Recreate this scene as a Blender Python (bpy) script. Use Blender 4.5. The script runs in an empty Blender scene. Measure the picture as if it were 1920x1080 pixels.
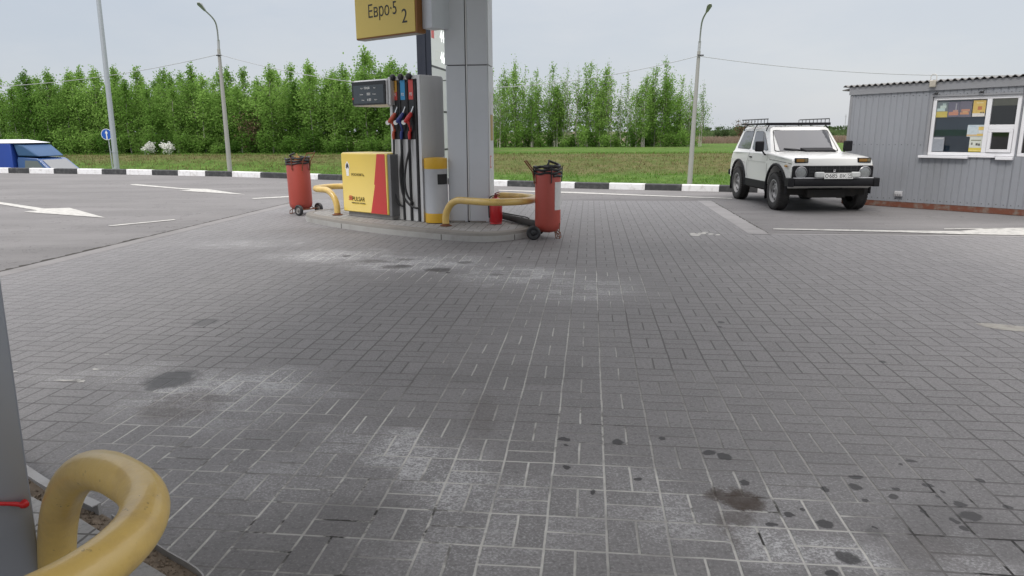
import bpy, math, random
from mathutils import Vector, Matrix, Euler
R = math.radians
sc = bpy.context.scene
COL = sc.collection
RNG = random.Random(7)

# ------------------------------------------------------------------ camera and picture-to-world helpers
F = 1325.0
PITCH, ROLL, EYE = R(12.46), 0.006, 1.45
CAM = Vector((0, 0, EYE))
_cp, _sp, _cr, _sr = math.cos(PITCH), math.sin(PITCH), math.cos(ROLL), math.sin(ROLL)
_r, _d = Vector((1, 0, 0)), Vector((0, -_sp, -_cp))
RIGHT = _r * _cr + _d * _sr
DOWN = _r * -_sr + _d * _cr
FWD = Vector((0, _cp, -_sp))

def ray(x, y):
    return RIGHT * ((x - 960) / F) + DOWN * ((y - 540) / F) + FWD

def G(x, y, z=0.0):
    d = ray(x, y)
    return CAM + d * ((z - EYE) / d.z)

def DY(x, y, Y):
    d = ray(x, y)
    return CAM + d * (Y / d.y)

# ------------------------------------------------------------------ node helper
class NT:
    def __init__(s, tree):
        s.t = tree
        s.n = tree.nodes
        s.l = tree.links
    def node(s, typ, **kw):
        n = s.n.new(typ)
        for k, v in kw.items():
            setattr(n, k, v)
        return n
    def put(s, sock, v):
        if v is None:
            return
        if hasattr(v, 'is_output'):
            s.l.new(v, sock)
        else:
            sock.default_value = v
    def m(s, op, a, b=None, c=None, clamp=False):
        n = s.node('ShaderNodeMath', operation=op, use_clamp=clamp)
        s.put(n.inputs[0], a); s.put(n.inputs[1], b); s.put(n.inputs[2], c)
        return n.outputs[0]
    def vm(s, op, a, b=None, c=None):
        n = s.node('ShaderNodeVectorMath', operation=op)
        s.put(n.inputs[0], a); s.put(n.inputs[1], b)
        if c is not None: s.put(n.inputs[2], c)
        return n.outputs['Value'] if op in ('LENGTH', 'DISTANCE', 'DOT_PRODUCT') else n.outputs['Vector']
    def mix(s, f, a, b, typ='MIX'):
        n = s.node('ShaderNodeMix', data_type='RGBA', blend_type=typ)
        s.put(n.inputs[0], f)
        s.put(n.inputs[6], a if hasattr(a, 'is_output') else (*a, 1))
        s.put(n.inputs[7], b if hasattr(b, 'is_output') else (*b, 1))
        return n.outputs[2]
    def noise(s, vec, scale, detail=4, rough=.55, dim='3D', out='Fac'):
        n = s.node('ShaderNodeTexNoise', noise_dimensions=dim)
        s.put(n.inputs['Vector'], vec)
        n.inputs['Scale'].default_value = scale
        n.inputs['Detail'].default_value = detail
        n.inputs['Roughness'].default_value = rough
        return n.outputs[0] if out == 'Fac' else n.outputs[1]
    def ss(s, v, lo, hi, a=0.0, b=1.0):
        n = s.node('ShaderNodeMapRange', interpolation_type='SMOOTHSTEP')
        s.put(n.inputs[0], v)
        for k, q in zip((1, 2, 3, 4), (lo, hi, a, b)):
            n.inputs[k].default_value = q
        return n.outputs[0]
    def pos(s):
        return s.node('ShaderNodeNewGeometry').outputs['Position']
    def objc(s):
        return s.node('ShaderNodeTexCoord').outputs['Object']
    def sep(s, v):
        n = s.node('ShaderNodeSeparateXYZ'); s.put(n.inputs[0], v)
        return n.outputs
    def comb(s, x, y, z=0.0):
        n = s.node('ShaderNodeCombineXYZ')
        s.put(n.inputs[0], x); s.put(n.inputs[1], y); s.put(n.inputs[2], z)
        return n.outputs[0]
    def bump(s, h, strength=.3, dist=.01):
        n = s.node('ShaderNodeBump')
        n.inputs['Strength'].default_value = strength
        n.inputs['Distance'].default_value = dist
        s.put(n.inputs['Height'], h)
        return n.outputs[0]

def new_mat(name):
    m = bpy.data.materials.new(name)
    m.use_nodes = True
    nt = NT(m.node_tree)
    b = m.node_tree.nodes['Principled BSDF']
    return m, nt, b

def mat(name, col, rough=.5, metal=0.0, dirt=.12, dscale=3.0, dcol=None, bump=0.0, bscale=60.0, spec=.5, coat=0.0, streak=False):
    """painted / metal / rubber surface: base colour with wear and grime of its own shape, small relief"""
    m, t, b = new_mat(name)
    v = t.objc()
    if streak:
        mp = t.vm('MULTIPLY', v, (1.0, 1.0, .18))
    else:
        mp = v
    n1 = t.noise(mp, dscale, 6, .6)
    n2 = t.noise(v, dscale * 9, 3, .6)
    k = t.m('MULTIPLY', t.ss(n1, .42, .75), dirt)
    k2 = t.m('MULTIPLY', t.ss(n2, .4, .8), dirt * .5)
    d = dcol if dcol else tuple(c * .45 + .03 for c in col)
    c = t.mix(k, col, d)
    c = t.mix(k2, c, tuple(min(1, x * 1.12 + .01) for x in col))
    t.put(b.inputs['Base Color'], c)
    t.put(b.inputs['Roughness'], t.m('ADD', rough - .06, t.m('MULTIPLY', n1, .14)))
    b.inputs['Metallic'].default_value = metal
    b.inputs['Specular IOR Level'].default_value = spec
    b.inputs['Coat Weight'].default_value = coat
    if bump:
        t.put(b.inputs['Normal'], t.bump(t.noise(v, bscale, 4, .6), bump, .004))
    return m

# ------------------------------------------------------------------ mesh helper
class MB:
    def __init__(s, T=None):
        s.v, s.f, s.m = [], [], []
        s.T = T
    def add(s, vs, fs, mi=0):
        o = len(s.v)
        s.v += [(s.T @ Vector(p)) if s.T else Vector(p) for p in vs]
        for f in fs:
            s.f.append([o + i for i in f]); s.m.append(mi)
        return s
    def box(s, lo, hi, mi=0):
        (a, b, c), (d, e, f) = lo, hi
        return s.add([(a, b, c), (d, b, c), (d, e, c), (a, e, c), (a, b, f), (d, b, f), (d, e, f), (a, e, f)],
                     [(3, 2, 1, 0), (4, 5, 6, 7), (0, 1, 5, 4), (1, 2, 6, 5), (2, 3, 7, 6), (3, 0, 4, 7)], mi)
    def prism(s, poly, a, b, axis='z', mi=0, cap=True):
        n = len(poly)
        def P(p, h):
            return {'z': (p[0], p[1], h), 'y': (p[0], h, p[1]), 'x': (h, p[0], p[1])}[axis]
        vs = [P(p, a) for p in poly] + [P(p, b) for p in poly]
        fs = [(i, (i + 1) % n, n + (i + 1) % n, n + i) for i in range(n)]
        if cap:
            fs += [tuple(range(n))[::-1], tuple(range(n, 2 * n))]
        return s.add(vs, fs, mi)
    def poly(s, pts, mi=0):
        return s.add(pts, [tuple(range(len(pts)))], mi)
    def tube(s, path, r, n=10, mi=0, closed=False, caps=True):
        path = [Vector(p) for p in path]
        k = len(path)
        rs = r if isinstance(r, (list, tuple)) else [r] * k
        vs, fs = [], []
        up = None
        for i, p in enumerate(path):
            if closed:
                d = path[(i + 1) % k] - path[i - 1]
            else:
                d = path[min(i + 1, k - 1)] - path[max(i - 1, 0)]
            d.normalize()
            if up is None:
                up = Vector((0, 0, 1)) if abs(d.z) < .9 else Vector((1, 0, 0))
            up = (up - d * up.dot(d))
            if up.length < 1e-5:
                up = d.orthogonal()
            up.normalize()
            w = d.cross(up)
            for j in range(n):
                a = 2 * math.pi * j / n
                vs.append(p + (up * math.cos(a) + w * math.sin(a)) * rs[i])
        last = k if closed else k - 1
        for i in range(last):
            q = ((i + 1) % k) * n
            for j in range(n):
                fs.append((i * n + j, i * n + (j + 1) % n, q + (j + 1) % n, q + j))
        if caps and not closed:
            fs.append(tuple(range(n))[::-1])
            fs.append(tuple(range((k - 1) * n, k * n)))
        return s.add(vs, fs, mi)
    def lathe(s, prof, n=24, mi=0, T=None, mis=None, caps=True):
        T = T or Matrix.Identity(4)
        vs, k = [], len(prof)
        for r, z in prof:
            for j in range(n):
                a = 2 * math.pi * j / n
                vs.append(T @ Vector((r * math.cos(a), r * math.sin(a), z)))
        for i in range(k - 1):
            fs = [(i * n + j, i * n + (j + 1) % n, (i + 1) * n + (j + 1) % n, (i + 1) * n + j) for j in range(n)]
            if i == 0:
                s.add(vs, [], 0); o = len(s.v) - len(vs)
            for f in fs:
                s.f.append([o + q for q in f]); s.m.append(mis[i] if mis else mi)
        if caps and prof[0][0] > 1e-4:
            s.f.append([o + j for j in range(n)][::-1]); s.m.append(mis[0] if mis else mi)
        if caps and prof[-1][0] > 1e-4:
            s.f.append([o + (k - 1) * n + j for j in range(n)]); s.m.append(mis[-1] if mis else mi)
        return s
    def build(s, name, mats, parent=None, bevel=0, seg=2, smooth=True, ang=38, fix=True):
        me = bpy.data.meshes.new(name)
        me.from_pydata([tuple(p) for p in s.v], [], s.f)
        for q in (mats if isinstance(mats, (list, tuple)) else [mats]):
            me.materials.append(q)
        me.polygons.foreach_set('material_index', s.m)
        me.update()
        if fix:
            import bmesh
            bm = bmesh.new(); bm.from_mesh(me)
            bmesh.ops.remove_doubles(bm, verts=bm.verts, dist=1e-5)
            bmesh.ops.recalc_face_normals(bm, faces=bm.faces)
            bm.to_mesh(me); bm.free()
        if smooth:
            me.polygons.foreach_set('use_smooth', [True] * len(me.polygons))
            me.set_sharp_from_angle(angle=R(ang))
        o = bpy.data.objects.new(name, me)
        COL.objects.link(o)
        o.parent = parent
        if bevel:
            b = o.modifiers.new('bevel', 'BEVEL')
            b.width = bevel; b.segments = seg; b.limit_method = 'ANGLE'; b.angle_limit = R(40)
        return o

def tag(o, label=None, cat=None, group=None, kind=None):
    if label: o['label'] = label
    if cat: o['category'] = cat
    if group: o['group'] = group
    if kind: o['kind'] = kind
    return o

def thing(name, label, cat, loc=(0, 0, 0), rz=0.0, group=None):
    o = bpy.data.objects.new(name, None)
    COL.objects.link(o)
    o.location = loc
    o.rotation_euler = (0, 0, rz)
    o.empty_display_size = .2
    return tag(o, label, cat, group)

def copy_tree(o, parent=None):
    c = o.copy(); COL.objects.link(c); c.parent = parent
    for ch in list(o.children):
        copy_tree(ch, c)
    return c

def text_mb(body, size, M4, depth=.002, align='LEFT', sx=1.0, shear=0.0):
    c = bpy.data.curves.new('lettering', 'FONT')
    c.body = body; c.size = size; c.extrude = depth; c.align_x = align; c.shear = shear
    o = bpy.data.objects.new('lettering', c)
    COL.objects.link(o)
    bpy.context.view_layer.update()
    me = bpy.data.meshes.new_from_object(o.evaluated_get(bpy.context.evaluated_depsgraph_get()))
    mb = MB()
    S = Matrix.Diagonal((sx, 1, 1, 1))
    mb.v = [M4 @ (S @ v.co) for v in me.vertices]
    mb.f = [list(p.vertices) for p in me.polygons]
    mb.m = [0] * len(mb.f)
    bpy.data.objects.remove(o); bpy.data.curves.remove(c); bpy.data.meshes.remove(me)
    return mb

def join(*mbs):
    r = MB()
    for q, mi in mbs:
        o = len(r.v)
        r.v += q.v
        for f, k in zip(q.f, q.m):
            r.f.append([o + i for i in f]); r.m.append(k if mi is None else mi)
    return r

def arc(cx, cy, r, a0, a1, n=8):
    return [(cx + r * math.cos(R(a0 + (a1 - a0) * i / n)), cy + r * math.sin(R(a0 + (a1 - a0) * i / n))) for i in range(n + 1)]

def spline(pts, k=6):
    P = [Vector(p) for p in pts]
    out = []
    for i in range(len(P) - 1):
        a, b, c, d = P[max(i - 1, 0)], P[i], P[i + 1], P[min(i + 2, len(P) - 1)]
        for j in range(k):
            t = j / k
            out.append(.5 * ((2 * b) + (c - a) * t + (2 * a - 5 * b + 4 * c - d) * t * t + (3 * b - a - 3 * c + d) * t ** 3))
    out.append(P[-1])
    return out
# ------------------------------------------------------------------ camera, light, sky
cd = bpy.data.cameras.new('camera')
cam = bpy.data.objects.new('camera', cd)
COL.objects.link(cam)
mw = Matrix((RIGHT, -DOWN, -FWD)).transposed().to_4x4()
mw.translation = CAM
cam.matrix_world = mw
cd.sensor_width = 36
cd.lens = 36 * F / 1920
cd.clip_start, cd.clip_end = .05, 9000
sc.camera = cam

SUN_EL, SUN_AZ = 50, 215          # high haze: a weak, very soft sun
w = bpy.data.worlds.new('World')
sc.world = w
w.use_nodes = True
wt = NT(w.node_tree)
bg = w.node_tree.nodes['Background']
sky = wt.node('ShaderNodeTexSky', sky_type='NISHITA')
sky.sun_disc = False
sky.sun_elevation = R(SUN_EL)
sky.sun_rotation = R(SUN_AZ)
sky.air_density, sky.dust_density, sky.ozone_density = 1.0, 2.0, 1.0
tc = wt.node('ShaderNodeTexCoord').outputs['Generated']
cl = wt.noise(wt.vm('MULTIPLY', tc, (1.0, 1.0, 3.2)), 2.6, 6, .6)
over = wt.mix(wt.m('ADD', wt.m('MULTIPLY', wt.ss(cl, .34, .68), .45), wt.ss(wt.sep(tc)[0], -.6, .5, 0.0, .5)), (4.15, 4.52, 5.06), (5.15, 5.26, 5.45))   # the thin cloud sheet, in the sky's own units
zz = wt.sep(tc)[2]
over = wt.vm('SCALE', over, None)          # an overcast sky is about three times as bright overhead as at the horizon
wt.put(over.node.inputs['Scale'], wt.ss(zz, .12, .95, 1.0, 3.6))
over = wt.mix(wt.ss(zz, .15, .7), over, wt.mix(1.0, over, (1.06, .985, .92), 'MULTIPLY'))
skyc = wt.mix(.88, sky.outputs[0], over)
wt.put(bg.inputs[0], skyc)
bg.inputs[1].default_value = .1

sl = bpy.data.lights.new('sun', 'SUN')
sun = bpy.data.objects.new('sun', sl)
COL.objects.link(sun)
sl.energy, sl.angle, sl.color = 1.1, R(14), (1, .95, .88)
_az, _el = R(SUN_AZ), R(SUN_EL)
sdir = Vector((math.sin(_az) * math.cos(_el), math.cos(_az) * math.cos(_el), math.sin(_el)))
sun.rotation_euler = sdir.to_track_quat('Z', 'Y').to_euler()
sun.location = sdir * 60
sc.view_settings.view_transform = 'Standard'
sc.view_settings.look = 'None'
sc.view_settings.exposure = 0.47
sc.view_settings.gamma = 1.0

# ------------------------------------------------------------------ frames of the place
YAW = R(-6.3)
PU = Vector((math.cos(YAW), math.sin(YAW), 0))
PV = Vector((-math.sin(YAW), math.cos(YAW), 0))
CELL = .2232
PO = G(400 + 510 / 3.375, 760 + 443 / 3.375)       # a corner of a paver block, seen in the photograph
PO = PO + PV * (2 * CELL)
def pv(u, v, z=0.0):                                # paving frame -> world
    return PU * u + PV * v + Vector((0, 0, z))
def uv(p):
    return p.dot(PU), p.dot(PV)

# kerb line: pixel x -> base of the kerb on the forecourt
KB = [(-700, 322.5), (-300, 322.8), (0, 324), (237, 327), (435, 331), (533, 334.2), (700, 339.8), (923, 348), (1078, 352.8), (1208, 355.8), (1347, 359), (1500, 362.5), (1700, 366), (1920, 370), (2400, 379)]
def kerb_y(x):
    for (a, b), (c, d) in zip(KB, KB[1:]):
        if x <= c:
            t = (x - a) / (c - a)
            return b + (d - b) * t
    return KB[-1][1]
kpts = [G(x, kerb_y(x)) for x in range(-700, 2401, 25)]
def kerb_at(X):
    for a, b in zip(kpts, kpts[1:]):
        if a.x <= X <= b.x:
            return a.y + (b.y - a.y) * (X - a.x) / (b.x - a.x)
    if X < kpts[0].x:
        return kpts[0].y - .2 * (X - kpts[0].x)
    return kpts[-1].y - .3 * (X - kpts[-1].x)

# ------------------------------------------------------------------ paving material
def ellipse_at(px, py, rx, ry):
    c = G(px, py)
    dist = c.y * _cp
    rX = rx / F * dist
    rY = abs(G(px, py - ry).y - G(px, py + ry).y) / 2
    return c.x, c.y, rX, max(rY, .01)

DUST = [(780, 494, 150, 17, 1.5), (960, 515, 130, 20, 1.2), (1090, 540, 120, 26, .7), (640, 480, 150, 14, 1.0), (470, 456, 130, 10, .45),
        (380, 735, 140, 46, 1.05), (250, 702, 110, 26, .5), (490, 720, 100, 34, 1.0), (430, 780, 150, 30, .45),
        (640, 830, 90, 36, .6), (770, 855, 105, 48, 1.3), (850, 905, 125, 60, 1.35), (960, 930, 100, 50, .8), (1080, 955, 160, 80, .5),
        (1235, 960, 110, 70, .85), (930, 1010, 330, 70, .55), (1480, 930, 260, 60, .35), (560, 900, 200, 60, .4), (1440, 1010, 100, 45, 1.3), (1560, 1035, 100, 45, 1.2), (1850, 1055, 90, 50, .55), (1180, 900, 120, 40, .4),
        (120, 705, 80, 16, .35), (610, 735, 70, 20, .35)]
NEARJ = [(900, 960, 560, 190, 1.0), (1480, 1010, 420, 120, 1.0), (380, 790, 330, 130, .8)]
WHITEJ = [(1400, 820, 380, 160, .42), (480, 900, 460, 230, .9), (960, 900, 420, 220, 1.0), (1010, 690, 230, 150, .7), (1400, 1000, 380, 170, 1.0), (430, 790, 330, 130, .8), (1080, 535, 190, 45, .8), (820, 500, 190, 30, .8), (1560, 800, 260, 120, .35)]
DARK = [(322, 712, 54, 19, 1.0), (300, 722, 26, 12, .9), (820, 506, 30, 4, .9), (742, 500, 34, 4, .8), (700, 490, 30, 3, .6), (870, 492, 16, 3, .7), (930, 515, 16, 2.5, .7), (760, 487, 18, 2, .6),
        (640, 990, 190, 70, .3), (560, 1050, 170, 60, .35), (420, 1040, 80, 60, .3), (1800, 990, 130, 60, .3), (1640, 1000, 26, 10, .5),
        (385, 604, 26, 8, .6), (950, 700, 190, 26, .16), (1340, 470, 200, 24, .2), (960, 460, 150, 14, .3)]
OPENJ = [(660, 980, 300, 120, 1.0), (1390, 960, 130, 60, 1.0), (1830, 1000, 170, 110, 1.0), (420, 850, 200, 60, .7), (400, 610, 120, 30, .8), (1080, 800, 160, 40, .6)]
BROWN = [(1392, 940, 50, 24, 1.25), (1350, 930, 36, 16, 1.0), (1380, 975, 55, 16, .6), (345, 760, 90, 34, .5), (905, 775, 36, 46, .25), (1370, 1000, 20, 40, .5), (690, 432, 240, 7, .25), (1750, 1030, 80, 30, .25)]
DRIPS = [(1591, 1046, 28, 14), (1558, 1074, 14, 8), (1058, 824, 13, 4.5), (1158, 829, 11, 4.5), (1062, 877, 7, 5), (1356, 856, 15, 6), (1330, 848, 16, 4), (1545, 982, 16, 8), (1395, 905, 10, 5),
         (1602, 913, 13, 7), (1605, 893, 15, 4.5), (1680, 917, 9, 4), (1737, 909, 10, 4.5), (1675, 930, 13, 5), (1802, 946, 12, 6), (1820, 968, 24, 10), (1448, 984, 12, 4), (1480, 965, 11, 5),
         (1641, 990, 5, 3), (1836, 900, 9, 4), (1708, 864, 9, 3), (1790, 977, 9, 5), (1808, 990, 8, 6), (1890, 950, 9, 5), (1548, 918, 8, 5), (1622, 937, 8, 4), (1112, 924, 7, 5), (1195, 897, 10, 4),
         (1770, 923, 5, 2.5), (1757, 931, 4, 2), (1060, 835, 5, 2), (1690, 870, 4, 2.5), (1240, 822, 8, 3), (1352, 604, 7, 2), (1350, 613, 6, 1.6), (1655, 678, 7, 2), (955, 483, 5, 1.2), (840, 511, 5, 1.5), (650, 480, 8, 1.8), (1730, 958, 7, 4), (1500, 952, 7, 3.5)]

def paver_material(name, base=(.210, .205, .208), light_joint=True):
    m, t, b = new_mat(name)
    P = t.pos()
    wob = t.noise(P, 3.0, 3, .6, out='Color')
    Q = t.vm('ADD', P, t.vm('SCALE', t.vm('SUBTRACT', wob, (.5, .5, .5)), None))
    Q.node.inputs[1].links[0].from_node.inputs['Scale'].default_value = .012
    rel = t.vm('SUBTRACT', Q, tuple(PO))
    u = t.m('DIVIDE', t.vm('DOT_PRODUCT', rel, tuple(PU)), CELL)
    v = t.m('DIVIDE', t.vm('DOT_PRODUCT', rel, tuple(-PV)), CELL)
    iu, iv = t.m('FLOOR', u), t.m('FLOOR', v)
    fu, fv = t.m('SUBTRACT', u, iu), t.m('SUBTRACT', v, iv)
    par = t.m('FLOORED_MODULO', t.m('ADD', iu, iv), 2.0)           # 0: two bricks lying across, 1: two standing
    fx = t.m('ADD', t.m('MULTIPLY', fu, par), t.m('MULTIPLY', fv, t.m('SUBTRACT', 1.0, par)))
    half = t.m('GREATER_THAN', fx, .5)
    du = t.m('MINIMUM', fu, t.m('SUBTRACT', 1.0, fu))
    dv = t.m('MINIMUM', fv, t.m('SUBTRACT', 1.0, fv))
    hx_ = t.m('ABSOLUTE', t.m('SUBTRACT', fx, .5))
    du = t.m('MINIMUM', du, t.m('ADD', hx_, t.m('SUBTRACT', 1.0, par)))
    dv = t.m('MINIMUM', dv, t.m('ADD', hx_, par))
    along = t.m('LESS_THAN', du, dv)
    d = t.m('MINIMUM', t.m('MINIMUM', fu, t.m('SUBTRACT', 1.0, fu)), t.m('MINIMUM', fv, t.m('SUBTRACT', 1.0, fv)))
    d = t.m('MINIMUM', d, t.m('ABSOLUTE', t.m('SUBTRACT', fx, .5)))
    wn = t.node('ShaderNodeTexWhiteNoise', noise_dimensions='3D')
    t.put(wn.inputs[0], t.comb(iu, iv, half))
    rnd = wn.outputs[0]
    jw = t.m('ADD', .016, t.m('MULTIPLY', t.noise(P, 9, 3, .6), .026))
    joint = t.m('SUBTRACT', 1.0, t.ss(t.m('DIVIDE', d, jw), .45, 1.05), clamp=True)
    # masks
    Wp = t.vm('ADD', P, t.vm('MULTIPLY', t.vm('SUBTRACT', t.noise(P, 2.6, 5, .65, out='Color'), (.5, .5, .5)), (.55, .55, 0)))
    Wd = t.vm('ADD', P, t.vm('MULTIPLY', t.vm('SUBTRACT', t.noise(P, 14, 3, .6, out='Color'), (.5, .5, .5)), (.05, .06, 0)))
    We = t.vm('ADD', P, t.vm('MULTIPLY', t.vm('SUBTRACT', t.noise(P, 9, 5, .8, out='Color'), (.5, .5, .5)), (.17, .22, 0)))
    def blob(src, e, soft=1.0):
        cx, cy, rx, ry = e
        q = t.vm('MULTIPLY', t.vm('SUBTRACT', src, (cx, cy, 0)), (1 / rx, 1 / ry, 0))
        return t.vm('LENGTH', q)
    def field(lst, src, lo, hi):
        acc = None
        for e in lst:
            k = t.m('MULTIPLY', t.ss(blob(src, ellipse_at(*e[:4])), lo, hi, 1.0, 0.0), e[4] if len(e) > 4 else 1.0)
            acc = k if acc is None else t.m('MAXIMUM', acc, k)
        return acc
    fine = t.noise(P, 90, 3, .7)
    mid = t.noise(P, 11, 5, .65)
    big = t.noise(P, .55, 4, .6)
    c = t.mix(rnd, tuple(x * .93 for x in base), tuple(x * 1.07 for x in base))
    c = t.mix(t.m('MULTIPLY', t.ss(big, .35, .7), .30), c, (.255, .248, .245))
    c = t.mix(t.m('MULTIPLY', t.ss(mid, .45, .75), .35), c, tuple(x * .74 for x in base))
    c = t.mix(t.m('MULTIPLY', t.ss(fine, .50, .66), .50), c, (.37, .365, .365))
    c = t.mix(t.m('MULTIPLY', t.ss(t.noise(P, 46, 4, .7), .50, .66), .50), c, tuple(x * .52 for x in base))
    jc = (.108, .103, .102)
    if light_joint:
        dust = field(DUST, Wp, .25, 1.35)
        wj = field(WHITEJ, Wp, .55, 1.15)
        dark = field(DARK, We, .6, 1.15)
        brown = field(BROWN, We, .55, 1.15)
        drips = field([(*e, 1.0) for e in DRIPS], Wd, .78, 1.12)
        grain = t.m('ADD', t.m('MULTIPLY', fine, .8), t.m('ADD', t.m('MULTIPLY', t.noise(P, 26, 5, .75), .7), t.m('MULTIPLY', rnd, .11)))
        spk = t.m('MULTIPLY', dust, t.ss(grain, .72, .99))
        c = t.mix(t.m('MULTIPLY', spk, .85, clamp=True), c, (.56, .56, .57))
        c = t.mix(t.m('MULTIPLY', dust, .13), c, (.42, .42, .425))
        nearj = field(NEARJ, Wp, .6, 1.15)
        jn = t.ss(t.noise(P, 1.6, 4, .7), .36, .62)
        jl = t.mix(t.noise(P, 20, 2, .6), (.44, .43, .40), (.70, .69, .66))
        jmix = t.m('MULTIPLY', t.m('MAXIMUM', wj, dust), t.m('ADD', .5, t.m('MULTIPLY', jn, .7)), clamp=True)
        jmix = t.m('MULTIPLY', jmix, t.m('MAXIMUM', t.m('MAXIMUM', along, nearj), .25))
        j = t.mix(jmix, jc, jl)
        c = t.mix(t.m('MULTIPLY', joint, .9), c, j)
        crack = t.m('MULTIPLY', field(OPENJ, Wp, .5, 1.2), t.ss(t.noise(P, 5.5, 4, .7), .50, .60))
        c = t.mix(t.m('MULTIPLY', crack, joint), c, (.018, .016, .015))
        c = t.mix(t.m('MULTIPLY', dark, .85), c, (.040, .038, .038))
        c = t.mix(t.m('MULTIPLY', brown, t.m('ADD', .45, t.m('MULTIPLY', mid, .6))), c, (.060, .044, .035))
        c = t.mix(t.m('MULTIPLY', drips, .86), c, (.024, .023, .025))
        t.put(b.inputs['Roughness'], t.m('SUBTRACT', .72, t.m('MULTIPLY', t.m('MAXIMUM', drips, dark), .2)))
    else:
        c = t.mix(t.m('MULTIPLY', joint, .85), c, (.10, .095, .085))
        b.inputs['Roughness'].default_value = .8
    t.put(b.inputs['Base Color'], c)
    h = t.m('ADD', t.m('MULTIPLY', joint, -1.0), t.m('ADD', t.m('MULTIPLY', fine, .25), t.m('MULTIPLY', rnd, .35)))
    t.put(b.inputs['Normal'], t.bump(h, .55, .006))
    b.inputs['Specular IOR Level'].default_value = .35
    return m
M_PAVER = paver_material('grey_pavers')

def asphalt_material(name, base, tracks=True):
    m, t, b = new_mat(name)
    P = t.pos()
    fine = t.noise(P, 120, 2, .8)
    v2 = t.node('ShaderNodeTexVoronoi'); t.put(v2.inputs['Vector'], P); v2.inputs['Scale'].default_value = 85
    big = t.noise(t.vm('MULTIPLY', P, (.5, 1.6, 1)), .5, 5, .62)
    mid = t.noise(P, 3.2, 5, .65)
    c = t.mix(t.ss(big, .3, .7), tuple(x * .86 for x in base), tuple(x * 1.14 for x in base))
    c = t.mix(t.m('MULTIPLY', t.ss(mid, .5, .8), .35), c, tuple(x * .68 for x in base))
    c = t.mix(t.m('MULTIPLY', t.ss(fine, .48, .8), .65), c, tuple(min(.6, x * 1.9) for x in base))
    c = t.mix(t.m('MULTIPLY', t.ss(v2.outputs['Distance'], .35, .1), .35), c, tuple(x * .5 for x in base))
    cr_ = t.m('ABSOLUTE', t.m('SUBTRACT', t.noise(P, .42, 6, .62), .5))
    c = t.mix(t.m('MULTIPLY', t.ss(cr_, .0006, .0022, 1.0, 0.0), .75), c, tuple(x * .35 for x in base))
    if tracks:
        w_ = t.noise(t.vm('MULTIPLY', P, (.12, 1.5, 1)), 1.3, 4, .6)
        c = t.mix(t.m('MULTIPLY', t.ss(w_, .52, .72), .28), c, tuple(x * 1.5 for x in base))
    t.put(b.inputs['Base Color'], c)
    b.inputs['Roughness'].default_value = .85
    b.inputs['Specular IOR Level'].default_value = .3
    t.put(b.inputs['Normal'], t.bump(fine, .35, .004))
    return m
M_ASPH = asphalt_material('forecourt_asphalt', (.172, .166, .165))
M_ROAD = asphalt_material('highway_asphalt', (.11, .11, .11))
M_STRIP = mat('flush_concrete_band', (.30, .29, .288), .85, 0, .35, 2.0, (.15, .148, .145), .5, 90)
M_WHITE = mat('worn_road_paint', (.50, .49, .46), .75, 0, .95, 9.0, (.22, .215, .21), .3, 80)

# ------------------------------------------------------------------ forecourt sheets
mb = MB()
edge = [(p.x, p.y) for p in kpts]
mb.poly([(-170, edge[0][1], -.006), (-170, -60, -.006), (edge[-1][0], -60, -.006)] + [(x, y + .12, -.006) for x, y in reversed(edge)])
tag(mb.build('forecourt_road', M_ASPH, smooth=False), kind='structure')

UL = uv(G(200, 455))[0]
L0, L1 = uv(G(0, 510)), uv(G(560, 376))
UL = (L0[0] + L1[0]) / 2 + .02
VF = (uv(G(1050, 375))[1] + uv(G(1300, 378))[1]) / 2 + .02
UR = (uv(G(1400, 430))[0] + uv(G(1305, 378.5))[0]) / 2
VR = (uv(G(1450, 436))[1] + uv(G(1920, 448))[1]) / 2
VB = -9.0
BW = .23
M_STRIP2 = mat('grey_flush_band', (.235, .226, .224), .85, 0, .45, 2.0, (.14, .136, .132), .5, 90)
mb = MB()
mb.poly([pv(UL + BW, VB), pv(12, VB), pv(12, VR), pv(UR, VR), pv(UR, VF), pv(UL + BW, VF)])
tag(mb.build('paving', M_PAVER, smooth=False), kind='structure')
mb = MB()
mb.poly([pv(UL, VB, .002), pv(UL + BW, VB, .002), pv(UL + BW, VF, .002), pv(UL, VF, .002)], 1)
mb.poly([pv(UR, VR + .02, .002), pv(UR + .30, VR + .02, .002), pv(UR + .30, VF + .05, .002), pv(UR, VF + .05, .002)])
mb.poly([pv(UR + .30, VR, .0015), pv(12, VR, .0015), pv(12, VR + .10, .0015), pv(UR + .30, VR + .10, .0015)])
tag(mb.build('paving_border', [M_STRIP, M_STRIP2], smooth=False), kind='structure')
# broken, dirt-filled seam where the asphalt meets the left border
M_SEAM = mat('dirt_filled_seam', (.035, .032, .028), .95, 0, .5, 9, (.10, .085, .06), .8, 60)
mb = MB()
def seam(u0, v0, u1, v1, wid, step=.06):
    n = int(math.hypot(u1 - u0, v1 - v0) / step)
    L, Rr = [], []
    du, dv = (u1 - u0) / n, (v1 - v0) / n
    ln = math.hypot(du, dv)
    nu, nv = -dv / ln, du / ln
    for i in range(n + 1):
        k = wid * (.35 + 1.3 * RNG.random())
        L.append(pv(u0 + du * i + nu * k, v0 + dv * i + nv * k, .004))
        Rr.append(pv(u0 + du * i - nu * .004, v0 + dv * i - nv * .004, .004))
    for i in range(n):
        mb.poly([L[i], L[i + 1], Rr[i + 1], Rr[i]])
seam(UL, -2, UL, 9.5, .05)
seam(UL, 9.5, UL, VF, .028)
seam(UR + .30, VF, UR + .30, VR + .1, -.022)
seam(UR + .3, VR + .1, 11.5, VR + .1, .012)
tag(mb.build('pavement_seam', M_SEAM, smooth=False), kind='structure')

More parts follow.
